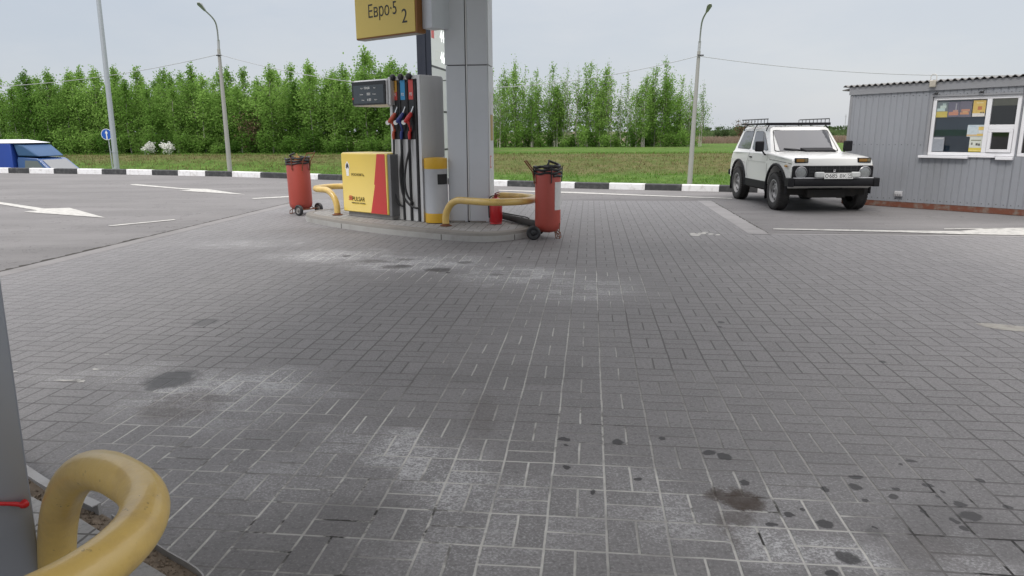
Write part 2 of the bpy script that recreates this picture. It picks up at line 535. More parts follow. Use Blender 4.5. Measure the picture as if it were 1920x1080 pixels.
# painted markings, 4 mm up, by the corner points seen in the photograph
mb = MB()
def mark(pts, z=.002):
    mb.poly([G(x, y, z) for x, y in pts])
def r8(x, y): return (x / 3.375, 220 + y / 3.375)
mark([(-260, 347), r8(0, 535), r8(285, 577), r8(440, 572), r8(668, 635), r8(150, 598), r8(235, 588), r8(0, 549), (-260, 351)])
mark([r8(822, 424), r8(860, 422), r8(1160, 449), r8(1310, 453), r8(1555, 489), r8(1130, 463), r8(1210, 459), r8(840, 429)])
mark([r8(682, 684), r8(1100, 645), r8(1112, 649), r8(705, 688)])
mark([r8(1592, 512), r8(1830, 498), r8(1880, 497), r8(1880, 503), r8(1606, 516)])
mark([(1450, 430), (1690, 435.2), (1800, 439), (1900, 440.5), (2100, 445), (2100, 442), (1930, 427), (1852, 427.5), (1800, 433.3), (1690, 432), (1450, 428)])
mark([(1770, 428.6), (1880, 427.4), (1880, 428.4), (1770, 430)])
mark([(935, 356), (1080, 360), (1240, 366.5), (1372, 371.5), (1374, 372.6), (1240, 368.2), (1080, 362.4), (935, 357.4)])
# spilt white paint at the end of the paving
for cx, cy, rx, ry in ((1304, 440, 10, 2.6), (1316, 437.6, 9, 1.5), (1333, 438.8, 6, 1.3), (1346, 440, 4.5, 1.2), (1299, 437.8, 6, 1.2), (1322, 435.6, 7, .9)):
    mark([(cx + rx * math.cos(a) * (.75 + .4 * RNG.random()), cy + ry * math.sin(a) * (.75 + .4 * RNG.random())) for a in [k * math.pi / 7 for k in range(14)]], .003)
for cx, cy, rx, ry in ((125, 713, 24, 1.6), (150, 714, 12, 3), (180, 692, 9, 1.6), (200, 664, 5, .9), (330, 668, 10, .9), (28, 697, 5, 1)):
    mark([(cx + rx * math.cos(a) * (.6 + .6 * RNG.random()), cy + ry * math.sin(a) * (.6 + .6 * RNG.random())) for a in [k * math.pi / 7 for k in range(14)]], .003)
tag(mb.build('road_marking', M_WHITE, smooth=False), kind='structure')
mb = MB()
mark([(1828, 606.5), (1850, 605.5), (1930, 613), (2100, 630), (2100, 640), (1920, 622), (1880, 618.5), (1848, 613)])
tag(mb.build('road_marking', mat('faded_road_paint', (.34, .325, .29), .8, 0, .9, 14, (.20, .19, .18)), smooth=False), kind='structure')

# ------------------------------------------------------------------ kerb, painted black and white
M_KW = mat('kerb_white_paint', (.74, .74, .75), .7, 0, .6, 7, (.38, .36, .33), .3, 50)
M_KB = mat('kerb_black_paint', (.030, .031, .033), .6, 0, .5, 7, (.14, .14, .14), .3, 50)
KX = [16, 55, 101, 145, 191, 237, 285, 333.6, 384.6, 435, 488, 542, 596, 652, 710, 768, 828, 888, 951, 1013.5, 1077, 1141.7, 1208.9, 1277.8, 1347.8, 1420, 1495, 1572, 1652, 1735, 1820, 1910, 2005, 2100, 2200, 2300]
KX = [-24 - 40 * k for k in range(16, -1, -1)] + KX
mb = MB()
i0 = KX.index(16)
for i in range(len(KX) - 1):
    white = (i - i0) % 2 == 1 or False
    if (i - i0) % 2 == 0: white = False
    a, b_ = KX[i], KX[i + 1]
    # black 16..55, white 55..101
    prev = None
    n = 3
    for k in range(n + 1):
        x = a + (b_ - a) * k / n
        x = x + (.25 if k == 0 else (-.25 if k == n else 0))
        p = G(x, kerb_y(x))
        q = G(x + 1, kerb_y(x + 1)) - p
        q.normalize()
        nn = Vector((-q.y, q.x, 0))
        if nn.y < 0: nn = -nn
        h = .15 + max(0, min(.045, (923 - x) / 900 * .045))
        ring = [p + Vector((0, 0, -.01)), p + nn * .012 + Vector((0, 0, h - .02)), p + nn * .03 + Vector((0, 0, h)), p + nn * .17 + Vector((0, 0, h)), p + nn * .18 + Vector((0, 0, -.05))]
        if prev:
            mb.add(prev + ring, [(j, j + 1, j + 6, j + 5) for j in range(4)] + ([(0, 1, 2, 3, 4)] if k == 1 else []) + ([(9, 8, 7, 6, 5)] if k == n else []), 0 if white else 1)
        prev = ring
tag(mb.build('kerb', [M_KW, M_KB], fix=False, ang=30), kind='structure')

# ------------------------------------------------------------------ terrain beyond the kerb
def terrain_z(X, Y, jit=True):
    k = kerb_at(X) + .3
    s = Y + .12 * X
    zk = .12
    sr = 28.0
    s_k = k + .12 * X
    if s < sr:
        t = max(0, min(1, (s - s_k) / max(1.0, sr - s_k)))
        return zk + (-1.68 - zk) * (t ** 1.2)
    if s < 38.6:
        return -1.68
    if s < 45:
        t = (s - 38.6) / 6.4
        return -1.68 + t * .5
    if s < 53:
        t = (s - 45) / 8
        return -1.18 + 1.01 * (t * t * (3 - 2 * t)) ** .9
    if s < 400:
        return -.17
    return -.17
mt, t, b = new_mat('verge_and_field')
P = t.pos()
X_, Y_, Z_ = t.sep(P)[:3]
s_ = t.m('ADD', Y_, t.m('MULTIPLY', X_, .12))
wn_ = t.noise(P, .5, 5, .6)
sw = t.m('ADD', s_, t.m('MULTIPLY', t.m('SUBTRACT', wn_, .5), 5.0))
g1 = t.mix(t.ss(t.noise(P, 1.4, 6, .7), .35, .68), (.055, .115, .018), (.112, .188, .038))
g1 = t.mix(t.m('MULTIPLY', t.ss(t.noise(P, 7, 4, .7), .5, .75), .5), g1, (.15, .18, .06))
dry = t.mix(t.ss(t.noise(P, 1.1, 6, .7), .36, .66), (.092, .105, .032), (.170, .142, .070))
dry = t.mix(t.m('MULTIPLY', t.ss(t.noise(P, 5, 5, .7), .46, .70), .8), dry, (.055, .058, .024))
dry = t.mix(t.m('MULTIPLY', t.ss(t.noise(P, .35, 4, .6), .45, .65), .45), dry, (.080, .125, .030))
sd = t.m('SUBTRACT', sw, t.ss(X_, 4.0, -18.0, 0.0, 4.2))
k1 = t.m('MULTIPLY', t.ss(sd, 44.2, 46.8), t.ss(sw, 52.5, 54.3, 1.0, 0.0))
c = t.mix(t.m('MULTIPLY', k1, .86), g1, dry)
tops = t.m('MULTIPLY', t.ss(t.noise(P, .12, 4, .6), .5, .68), t.ss(s_, 55, 60))
c = t.mix(t.m('MULTIPLY', tops, .5), c, (.16, .14, .07))
reed = t.mix(t.ss(t.noise(t.vm('MULTIPLY', P, (1, .25, 1)), .5, 5, .7), .38, .64), (.17, .125, .085), (.215, .17, .14))
c = t.mix(t.m('MULTIPLY', t.ss(sw, 96, 101), 1.0), c, reed)
far = t.mix(t.ss(t.noise(t.vm('MULTIPLY', P, (.4, .08, 1)), .06, 5, .65), .42, .6), (.085, .12, .045), (.16, .125, .085))
c = t.mix(t.ss(sw, 150, 190), c, far)
t.put(b.inputs['Base Color'], c)
b.inputs['Roughness'].default_value = .95
b.inputs['Specular IOR Level'].default_value = .15
t.put(b.inputs['Normal'], t.bump(t.noise(P, 6, 5, .75), .9, .12))
xs = [-2600, -900, -400, -200, -130] + [-100 + 1.5 * k for k in range(134)] + [104, 130, 200, 400, 900, 2600]
srows = [28, 31, 35, 38.6, 39.6, 40.6, 41.6, 42.6, 43.6, 44.6] + [45 + .4 * k for k in range(1, 22)] + [54.5, 56, 58, 60, 64, 70, 78, 90, 100, 120, 160, 240, 400, 800, 1600, 4200]
vs, fs = [], []
for X in xs:
    k = kerb_at(X) + .17
    s_k = k + .12 * X
    cols = [s_k, s_k + .25, s_k + (28 - s_k) * .35, s_k + (28 - s_k) * .7] if s_k < 27 else [s_k, s_k + .1, s_k + .2, s_k + .3]
    for s in cols + srows:
        s = max(s, s_k)
        Y = s - .12 * max(-130, min(130, X)) if abs(X) > 130 else s - .12 * X
        z = terrain_z(X, Y) if abs(X) <= 130 else (-1.68 if s < 40 else -.17)
        if 38 < s < 60 and abs(X) < 110:
            z += RNG.uniform(-.05, .05)
        vs.append((X, Y, z))
n = 4 + len(srows)
for i in range(len(xs) - 1):
    for j in range(n - 1):
        fs.append((i * n + j, (i + 1) * n + j, (i + 1) * n + j + 1, i * n + j + 1))
mb = MB(); mb.add(vs, fs)
tag(mb.build('terrain', mt, fix=False, ang=80), kind='structure')
mb = MB()
mb.poly([(-130, 28.6 + .12 * 130, -1.66), (130, 28.6 - .12 * 130, -1.66), (130, 38 - .12 * 130, -1.66), (-130, 38 + .12 * 130, -1.66)])
tag(mb.build('highway', M_ROAD, smooth=False), kind='structure')
# far under-sheet so that the ground reaches the horizon all round
mb = MB(); mb.poly([(-6000, -6000, -1.9), (6000, -6000, -1.9), (6000, 6000, -1.9), (-6000, 6000, -1.9)])
tag(mb.build('ground', mt, smooth=False), kind='structure')
# ------------------------------------------------------------------ materials of the station
M_STEEL = mat('brushed_grey_steel', (.60, .60, .60), .42, .35, .22, 2.0, (.24, .23, .22), .05, 90, streak=True)
M_ALU = mat('grey_cladding_panel', (.54, .56, .595), .42, .25, .12, 1.6, (.24, .25, .26), .03, 30)
M_ALU2 = mat('pale_cladding_panel', (.58, .585, .60), .45, .2, .2, 2.5, (.30, .29, .29), .03, 30)
M_DARK = mat('black_plastic', (.016, .016, .018), .42, 0, .3, 6, (.05, .05, .05))
M_RUB = mat('black_rubber_hose', (.014, .014, .016), .48, 0, .35, 8, (.06, .058, .055))
M_SLOT = mat('dark_recess', (.012, .012, .014), .7, 0, .2, 5)
M_YEL = mat('yellow_enamel', (.58, .42, .055), .30, 0, .10, 3, (.42, .30, .06), .02, 20, coat=.3)
M_YSIGN = mat('yellow_sign_face', (.66, .50, .12), .45, 0, .12, 2, (.40, .30, .09), .02, 15)
M_YPIPE = mat('thick_yellow_pipe_paint', (.63, .41, .072), .40, 0, .55, 7.0, (.32, .17, .04), .55, 40, spec=.7, coat=.35)
_m, _t, _b = M_YPIPE, NT(M_YPIPE.node_tree), M_YPIPE.node_tree.nodes['Principled BSDF']
_v = _t.objc()
_chip = _t.m('MULTIPLY', _t.ss(_t.noise(_v, 38, 4, .7), .64, .67), _t.ss(_t.noise(_v, 5, 3, .6), .45, .62))
_old = _b.inputs['Base Color'].links[0].from_socket
_t.put(_b.inputs['Base Color'], _t.mix(_t.m('MULTIPLY', _chip, .85), _t.mix(.18, _old, (.78, .66, .38)), (.12, .065, .03)))
M_RED = mat('red_enamel', (.52, .050, .045), .35, 0, .12, 3, (.35, .05, .05))
M_ORED = mat('faded_red_tank_paint', (.40, .064, .045), .42, 0, .45, 3.2, (.24, .065, .050), .06, 30, streak=True)
M_REXT = mat('bright_red_paint', (.50, .012, .018), .30, 0, .12, 4, (.25, .02, .02), coat=.3)
M_BLUE = mat('blue_label', (.035, .27, .52), .4, 0, .1, 5)
M_ORANGE = mat('orange_label', (.62, .33, .05), .4, 0, .1, 5)
M_RLAB = mat('red_label', (.58, .07, .06), .4, 0, .1, 5)
M_NORED = mat('orange_red_plastic', (.42, .060, .022), .38, 0, .25, 8)
M_NBLU = mat('dark_blue_plastic', (.020, .040, .20), .38, 0, .25, 8)
M_NRED = mat('red_plastic', (.50, .020, .018), .38, 0, .2, 8)
M_CHROME = mat('worn_chrome', (.62, .62, .63), .22, 1.0, .25, 8)
M_WHT = mat('white_print', (.78, .78, .76), .5, 0, .12, 5)
M_BLK = mat('black_print', (.012, .012, .013), .5, 0, .1, 5)
M_SCREEN = mat('dark_display_glass', (.030, .042, .052), .08, 0, .1, 2, spec=.6)
M_BEZEL = mat('black_display_bezel', (.006, .007, .010), .2, 0, .1, 4)
M_RUST = mat('rusty_rod', (.20, .075, .035), .75, .2, .6, 14, (.09, .045, .03), .3, 120)
M_CONC = mat('worn_concrete_kerbstone', (.24, .225, .205), .85, 0, .55, 3.5, (.17, .158, .142), .5, 60)
M_CONCF = mat('pale_concrete_side', (.36, .355, .34), .85, 0, .50, 2.2, (.19, .175, .155), .4, 60)
M_ISLP = paver_material('pale_island_pavers', (.34, .335, .325), False)
M_SAND = mat('sandy_gap', (.25, .20, .15), .95, 0, .6, 14, (.13, .105, .08), 1.0, 70)

TH = R(51.2)
IA = TH - math.pi / 2                       # heading of the pump islands (their long axis)
ZI = .125
P0 = G(797, 416, ZI)
AX, AY = Vector((math.sin(TH), -math.cos(TH), 0)), Vector((math.cos(TH), math.sin(TH), 0))
def IS(x, y, z=0.0):
    p = P0 + AX * x + AY * y
    return Vector((p.x, p.y, z))
def isl(p):
    q = p - P0
    return q.dot(AX), q.dot(AY)

# ------------------------------------------------------------------ pump islands
def island(name, label, outline, loc, rz, lip=.13):
    th = thing(name, label, 'pump island', loc, rz)
    pts = [Vector((x, y, 0)) for x, y in outline]
    pts = spline(pts + [pts[0]], 5)[:-1]
    n = len(pts)
    c = sum(pts, Vector()) / n
    inn = []
    for i, p in enumerate(pts):
        d = (pts[(i + 1) % n] - pts[i - 1]).normalized()
        nn = Vector((-d.y, d.x, 0))
        if nn.dot(c - p) < 0: nn = -nn
        inn.append(p + nn * lip)
    m1 = MB()
    vs = [p + Vector((0, 0, -.02)) for p in pts] + [p + Vector((0, 0, ZI * .62)) for p in pts] + [p + Vector((0, 0, ZI * .64)) for p in pts] + [p + (q - p) * .1 + Vector((0, 0, ZI * .93)) for p, q in zip(pts, inn)] + [p + (q - p) * .28 + Vector((0, 0, ZI)) for p, q in zip(pts, inn)] + [q + Vector((0, 0, ZI)) for q in inn]
    for r in range(5):
        m1.add(vs if r == 0 else [], [], 0)
        for i in range(n):
            j = (i + 1) % n
            m1.f.append([r * n + i, r * n + j, (r + 1) * n + j, (r + 1) * n + i]); m1.m.append(0 if r < 2 else 1)
    m1.build('kerbstone_ring', [M_CONCF, M_CONC], th, ang=30)
    m2 = MB()
    m2.poly([q + Vector((0, 0, ZI - .004)) for q in inn])
    m2.build('paved_top', M_ISLP, th, smooth=False)
    # open joints between the kerbstones
    for i in range(3, n, 12):
        m3 = MB()
        p, q = pts[i], inn[i]
        d = (pts[(i + 1) % n] - pts[i - 1]).normalized() * .006
        o = (p - q).normalized() * .003
        m3.poly([p + o - d + Vector((0, 0, 0)), p + o + d, p + o + d + Vector((0, 0, ZI * .6)), p + o - d + Vector((0, 0, ZI * .6))])
        m3.build('joint_gap', M_SEAM, th, smooth=False)
    return th
OUT = [(-2.72, -.16), (-2.45, -.40), (-2.0, -.53), (-1.2, -.635), (-.3, -.67), (.6, -.60), (1.25, -.50), (1.58, -.30), (1.72, .12), (1.66, .55), (1.4, .95), (.9, 1.18), (.2, 1.26), (-1.0, 1.22), (-2.0, 1.08), (-2.6, .72), (-2.8, .25)]
island('pump_island', 'raised concrete pump island with worn kerb, carrying the yellow fuel pump', OUT, (P0.x, P0.y, 0), IA)

# ------------------------------------------------------------------ fuel pump
pump = thing('fuel_pump', 'grey fuel pump with yellow lower cabinet, screen and three nozzles', 'fuel pump', IS(0, 0, ZI), IA)
W0, DP, HT = -.660, .47, 2.145
mb = MB()
prof = [(0, 0), (DP, 0), (DP, HT - .051)] + [(DP - .05 + .05 * math.cos(a), HT - .05 + .05 * math.sin(a)) for a in (R(22), R(45), R(68), R(90))] + [(0, HT)]
mb.prism(prof, W0 + .002, -.001, 'x', 0)
body = mb.build('pump_cabinet', M_STEEL, pump, bevel=.008)
# front: three bays between black slots, steel frame round them
mb = MB()
for a, b_ in ((W0, -.605), (-.058, 0.0)):
    mb.box((a, -.022, 0.0), (b_, -.001, HT - .002), 0)
mb.box((-.604, -.022, 2.09), (-.059, -.001, HT - .002), 0)
for x0, x1 in ((-.604, -.462), (-.415, -.300), (-.243, -.132)):
    mb.box((x0, -.014, .0), (x1, -.001, 1.225), 0)
mb.build('front_frame', M_STEEL, pump, bevel=.004)
mb = MB()
for x0, x1 in ((-.461, -.416), (-.299, -.244), (-.131, -.060)):
    mb.box((x0, -.010, .0), (x1, -.001, 2.088), 0)
mb.build('hose_slot', M_SLOT, pump, smooth=False)
LABX = [(-.593, -.488), (-.417, -.316), (-.240, -.142)]
hosecols = [M_NORED, M_NBLU, M_NRED]
slotx = [-.438, -.271, -.094]
digits = ['95', '92', '95']
for i, (x0, x1) in enumerate(LABX):
    xm = (x0 + x1) / 2
    mb = MB()
    mb.box((x0 - .012, -.018, 1.226), (x1 + .012, -.002, 2.085), 0)
    bay = mb.build('nozzle_bay', M_DARK, pump, bevel=.004)
    mb = MB()
    if i == 0:
        mb.add([(x0, -.021, 1.80), (x1, -.021, 1.80), (x1, -.021, 1.925), (x0, -.021, 1.895)], [(0, 1, 2, 3)], 1)
        mb.add([(x0, -.021, 1.895), (x1, -.021, 1.925), (x1, -.021, 2.083), (x0, -.021, 2.083)], [(0, 1, 2, 3)], 0)
    else:
        mb.add([(x0, -.021, 1.80), (x1, -.021, 1.80), (x1, -.021, 2.083), (x0, -.021, 2.083)], [(0, 1, 2, 3)], 0)
    tm = text_mb(digits[i], .062, Matrix.Translation((xm, -.0235, 1.858)) @ Matrix.Rotation(R(90), 4, 'X'), .001, 'CENTER')
    js = [(mb, None), (tm, 2)]
    if i == 0:
        js.append((text_mb('PULSAR', .048, Matrix.Translation((xm + .016, -.0235, 1.945)) @ Matrix.Rotation(R(90), 4, 'X') @ Matrix.Rotation(R(90), 4, 'Z'), .001, 'LEFT', .75), 3))
    join(*js).build('fuel_grade_label', [[M_ORANGE, M_BLUE, M_RLAB][i], M_RLAB, M_WHT, M_BLK], pump, smooth=False)
    mb = MB()
    mb.lathe([(0, -.012), (.030, -.010), (.046, .0), (.050, .02), (.042, .045), (.022, .058), (0, .060)], 18, 0, Matrix.Translation((xm - .01, -.020, 2.128)) @ Matrix.Rotation(R(90), 4, 'X'))
    mb.build('black_cap', M_DARK, pump)
    # nozzle: body, trigger guard, spout, collar; hangs in its bay pointing up
    nz = MB()
    nz.tube([(xm - .058, -.115, 1.475), (xm - .03, -.095, 1.50), (xm + .0, -.072, 1.545), (xm + .02, -.056, 1.59), (xm + .030, -.05, 1.615)], [.020, .038, .040, .030, .020], 10)
    nz.tube([(xm - .03, -.09, 1.50), (xm - .005, -.075, 1.46), (xm + .005, -.06, 1.40), (xm - .005, -.045, 1.34)], [.034, .026, .020, .016], 10)
    nzo = nz.build('nozzle', hosecols[i], pump)
    mb = MB(); mb.tube([(xm + .030, -.05, 1.612), (xm + .046, -.042, 1.655), (xm + .062, -.034, 1.70)], [.016, .0135, .0125], 10)
    mb.build('spout', M_CHROME, nzo)
    mb = MB()
    mb.lathe([(.012, -.006), (.034, -.006), (.034, .008), (.012, .008)], 16, 0, Matrix.Translation((xm - .066, -.122, 1.470)) @ Matrix.Rotation(R(28), 4, 'Z') @ Matrix.Rotation(R(90), 4, 'X'))
    mb.build('nozzle_ring', M_WHT, nzo)
    mb = MB()
    mb.tube([(xm + .035, -.06, 1.55), (xm + .045, -.085, 1.50), (xm + .04, -.085, 1.43), (xm + .012, -.065, 1.385)], .007, 6)
    mb.build('trigger_guard', M_DARK, nzo)
    # coloured sleeve and hose
    mb = MB(); mb.tube([(xm - .03, -.04, 1.345), (xm - .034, -.045, 1.29), (xm - .034, -.046, 1.225)], [.022, .027, .020], 12)
    mb.build('hose_sleeve', hosecols[i], pump)
    xs_ = xm - .034
    if i == 0:
        path = [(xs_, -.046, 1.24), (xs_ + .004, -.055, 1.05), (xs_ - .004, -.075, .80), (xs_ + .004, -.085, .55), (xs_ + .035, -.085, .36), (xs_ + .10, -.065, .24), (xs_ + .155, -.035, .215), (slotx[0], -.022, .21)]
    elif i == 1:
        path = [(xs_, -.046, 1.24), (xs_ + .002, -.06, 1.0), (xs_ - .014, -.085, .75), (xs_ + .01, -.095, .52), (xs_ + .06, -.095, .36), (xs_ + .14, -.08, .265), (xs_ + .23, -.06, .215), (xs_ + .30, -.035, .205), (slotx[2], -.022, .205)]
    else:
        path = [(xs_, -.046, 1.24), (xs_ + .002, -.06, 1.08), (xs_ - .03, -.10, .88), (xs_ - .062, -.115, .66), (xs_ - .055, -.11, .48), (xs_ - .02, -.09, .36), (xs_ + .02, -.055, .29), (slotx[1] + .02, -.022, .25)]
    mb = MB(); mb.tube(spline(path, 6), .0165, 10)
    mb.build('hose', M_RUB, pump)
    mb = MB(); mb.tube(spline([(slotx[i], -.018, 2.05), (slotx[i] + .004, -.02, 1.2), (slotx[i] + .010, -.024, .55), (slotx[i] + .02, -.022, .012)], 5), .020, 10)
    mb.build('hose', M_RUB, pump)
# counter head with the display
X0, X1 = -1.392, -.600
mb = MB()
mb.prism([(-.10, 1.725), (.42, 1.725), (.42, 2.10), (.36, 2.115), (-.085, 2.115), (-.118, 2.09), (-.125, 1.75)], X0, X1, 'x', 0)
mb.box((X1 + .002, -.10, 1.73), (X1 + .05, .30, 2.135), 0)
head = mb.build('counter_head', M_STEEL, pump, bevel=.012)
mb = MB(); mb.prism([(X0 + .004, 1.742), (X1 - .02, 1.742), (X1 - .02, 2.092), (X0 + .004, 2.092)], -.142, -.122, 'y', 0)
bez = mb.build('display_bezel', M_BEZEL, head, bevel=.004)
mb = MB(); mb.poly([(X0 + .045, -.1445, 1.765), (X1 - .05, -.1445, 1.765), (X1 - .05, -.1445, 2.035), (X0 + .045, -.1445, 2.035)])
mb.build('screen', M_SCREEN, bez, smooth=False)
def ptext(s, size, x, z, y, sx=1, al='LEFT'):
    return text_mb(s, size, Matrix.Translation((x, y, z)) @ Matrix.Rotation(R(90), 4, 'X'), .0008, al, sx)
for row, (z, s1, s2, s3, xa) in enumerate(((1.975, 'Руб', '1014,00', 'Руб', -1.17), (1.885, 'Литры', '0000', 'Литры', -1.20), (1.800, 'Цена', '41,80', 'Руб/л', -1.16))):
    js = []
    js.append((ptext(s1, .026, xa, z + .006, -.1465), 0))
    js.append((ptext(s2, .052, xa + (.075 if row == 0 else .17 if row == 1 else .13), z, -.1465, .8), 0))
    js.append((ptext(s3, .024, xa + .30, z + .006, -.1465), 0))
    join(*js).build('display_digits', M_WHT, bez, smooth=False)
mb = MB(); mb.box((X0 + .012, -.146, 1.83), (X0 + .04, -.142, 1.855)); mb.build('red_mark', M_RED, bez, smooth=False)
# lower cabinet
mb = MB()
yb = -.185
prof = [(.40, .075), (yb + .004, .075), (yb, .09), (yb, .985), (yb + .012, 1.010), (yb + .04, 1.018), (.40, 1.018)]
mb.prism(prof, -1.700, -.600, 'x', 0)
cab = mb.build('lower_cabinet', M_YEL, pump, bevel=.016, seg=3)
mb = MB(); mb.box((-.5985, yb + .012, .06), (-.535, .40, 1.0), 0); mb.build('cabinet_side', mat('dark_grey_side', (.17, .17, .175), .5, .2, .3, 4), cab, bevel=.006)
mb = MB()
fy = yb - .0022
xr = lambda t: -.985 + .155 * t
top = 1.004
mb.poly([(-.915 - .10, fy, .082), (-.632, fy, .082), (-.640, fy, top), (-.828, fy, top), (-.905, fy, .56), (-.880, fy, .555), (-1.0, fy, .16)][0:1] + [(-.632, fy, .082), (-.640, fy, top), (-.824, fy, top), (-.912, fy, .535), (-.892, fy, .53)])
mb.build('red_flash', M_RED, cab, smooth=False)
mb = MB()
lx, lz = -1.545, .80
mb.poly([(lx - .052, fy, lz - .02), (lx - .040, fy, lz - .055), (lx - .030, fy, lz - .15), (lx + .030, fy, lz - .15), (lx + .034, fy, lz - .055), (lx + .052, fy, lz - .02), (lx + .046, fy, lz + .03), (lx, fy, lz + .082), (lx - .046, fy, lz + .03)], 0)
mb.poly([(lx - .036, fy - .001, lz - .018), (lx - .016, fy - .001, lz - .042), (lx, fy - .001, lz - .005), (lx + .016, fy - .001, lz - .042), (lx + .036, fy - .001, lz - .018), (lx + .030, fy - .001, lz + .022), (lx, fy - .001, lz + .062), (lx - .030, fy - .001, lz + .022)], 1)
js = [(mb, None), (ptext('РОСНЕФТЬ', .056, -1.455, .655, fy - .001, 1.0), 2)]
join(*js).build('brand_mark', [M_WHT, mat('dark_slate_print', (.03, .035, .045), .5), M_BLK], cab, smooth=False)
mb = MB()
for q, (dx, dz) in enumerate(((0, .062), (-.016, .042), (.0, .024), (-.02, .006))):
    mb.poly([(-1.535 + dx, fy - .001, .262 + dz), (-1.455, fy - .001, .262 + dz), (-1.455, fy - .001, .274 + dz), (-1.530 + dx, fy - .001, .276 + dz)], 0)
js = [(mb, 1), (ptext('PULSAR', .098, -1.462, .258, fy - .001, .92), 0), (ptext('ФИРМЕННОЕ ТОПЛИВО', .026, -1.48, .215, fy - .001, 1.1), 0)]
join(*js).build('fuel_name', [M_BLK, M_RED], cab, smooth=False)
mb = MB(); mb.box((-1.64, -.13, 0), (-.57, .38, .074)); mb.build('plinth', mat('dull_grey_plinth', (.26, .255, .25), .7, .1, .5, 4, (.12, .11, .10)), pump, bevel=.005)

# ------------------------------------------------------------------ litter bin between pump and column
bin_ = thing('litter_bin', 'round grey bin with yellow bands wedged between fuel pump and column', 'bin', IS(.185, .075, ZI), IA)
rb = .172
mb = MB(); mb.lathe([(rb * .96, .0), (rb, .008), (rb, .145), (rb * .995, .148), (rb * .995, .80), (rb, .803), (rb, .93), (rb * .97, .955), (rb * .5, .965), (0, .967)], 40, 0, None, [2, 1, 1, 0, 1, 1, 1, 1, 1])
mb.build('drum', [mat('light_grey_drum', (.44, .45, .47), .4, .2, .2, 3), mat('deep_yellow_band', (.62, .36, .02), .35, 0, .12, 4), M_DARK], bin_)
mb = MB()
a0, a1, n = R(-38), R(22), 10
vs = []
for i in range(n + 1):
    a = a0 + (a1 - a0) * i / n
    for r_, z in ((rb + .003, .575), (rb + .003, .725), (rb - .03, .725), (rb - .03, .575)):
        vs.append((r_ * math.cos(a), r_ * math.sin(a), z))
mb.add(vs, [(i * 4 + j, i * 4 + (j + 1) % 4, (i + 1) * 4 + (j + 1) % 4, (i + 1) * 4 + j) for i in range(n) for j in range(4)])
mb.build('slot', M_SLOT, bin_)

# ------------------------------------------------------------------ canopy column
C0 = G(843, 416, ZI)
col = thing('canopy_column', 'square grey clad canopy column with central groove behind the yellow guard', 'column', (C0.x, C0.y, ZI), YAW)
CW, CD_ = .607, .50
for z0, z1, off in ((.0, 2.262, 0.0), (2.272, 4.66, .012)):
    for x0, x1 in ((-off, .282), (.314, CW + off * .3)):
        mb = MB(); mb.box((x0, -off * .3, z0), (x1, .05, z1))
        mb.build('front_panel', M_ALU, col, bevel=.008)
    for x0, x1 in ((CW + .001, CW + .012),):
        mb = MB(); mb.box((x0, .012, z0 + .003), (x1, CD_ - .01, z1)); mb.build('side_panel', M_ALU2, col, bevel=.003)
    mb = MB(); mb.box((.002, .052, z0), (CW - .002, CD_, z1)); mb.build('rear_cladding', M_ALU2, col, bevel=.004)
mb = MB(); mb.box((.02, .02, 0), (CW - .02, CD_ - .02, 4.68)); mb.build('core', M_SLOT, col, smooth=False)
mb = MB(); mb.box((.294, .004, .02), (.312, .03, 4.6)); mb.build('groove_trim', M_STEEL, col, smooth=False)
mb = MB()
mb.box((-.03, -.035, -.004), (.24, .0, .022)); mb.box((.32, -.03, -.004), (.56, .0, .02))
mb.build('base_mortar', M_CONC, col, bevel=.006)
# notices taped to its side
nt_ = MB()
sx_ = CW + .0165
nt_.box((sx_ - .003, .14, 1.58), (sx_, .42, 1.90), 0)
nt_.box((sx_ - .003, .16, 1.20), (sx_, .40, 1.575), 1)
o = nt_.build('wall_notice', [mat('white_notice', (.62, .61, .60), .6, 0, .35, 22, (.22, .22, .22)), mat('ochre_notice', (.40, .28, .10), .6, 0, .3, 20)], None, smooth=False)
o.location = (C0.x, C0.y, ZI); o.rotation_euler = (0, 0, YAW)
tag(o, 'tall white and ochre paper notice on the narrow side of the column', 'notice')
nt_ = MB(); nt_.box((sx_ - .003, .10, .80), (sx_, .20, .98), 0); nt_.box((sx_ - .0025, .118, .82), (sx_ + .001, .182, .96), 1)
o = nt_.build('wall_notice', [M_RLAB, M_WHT], None, smooth=False)
o.location = (C0.x, C0.y, ZI); o.rotation_euler = (0, 0, YAW)
tag(o, 'small red bordered sticker low on the narrow side of the column', 'sticker')

# canopy roof that the column carries, above the picture
cz = 4.80
cc = pv(0, 0)
can = thing('canopy', 'flat forecourt canopy roof carried by the grey column', 'canopy', (C0.x, C0.y, cz))
mb = MB()
cpts = [pv(-4.6, -9) - C0, pv(2.7, -9) - C0, pv(2.7, 12.6) - C0, pv(-4.6, 12.6) - C0]
mb.prism([(p.x, p.y) for p in cpts], 0, .55, 'z')
mb.build('fascia', mat('canopy_fascia', (.70, .69, .66), .5), can, smooth=False)

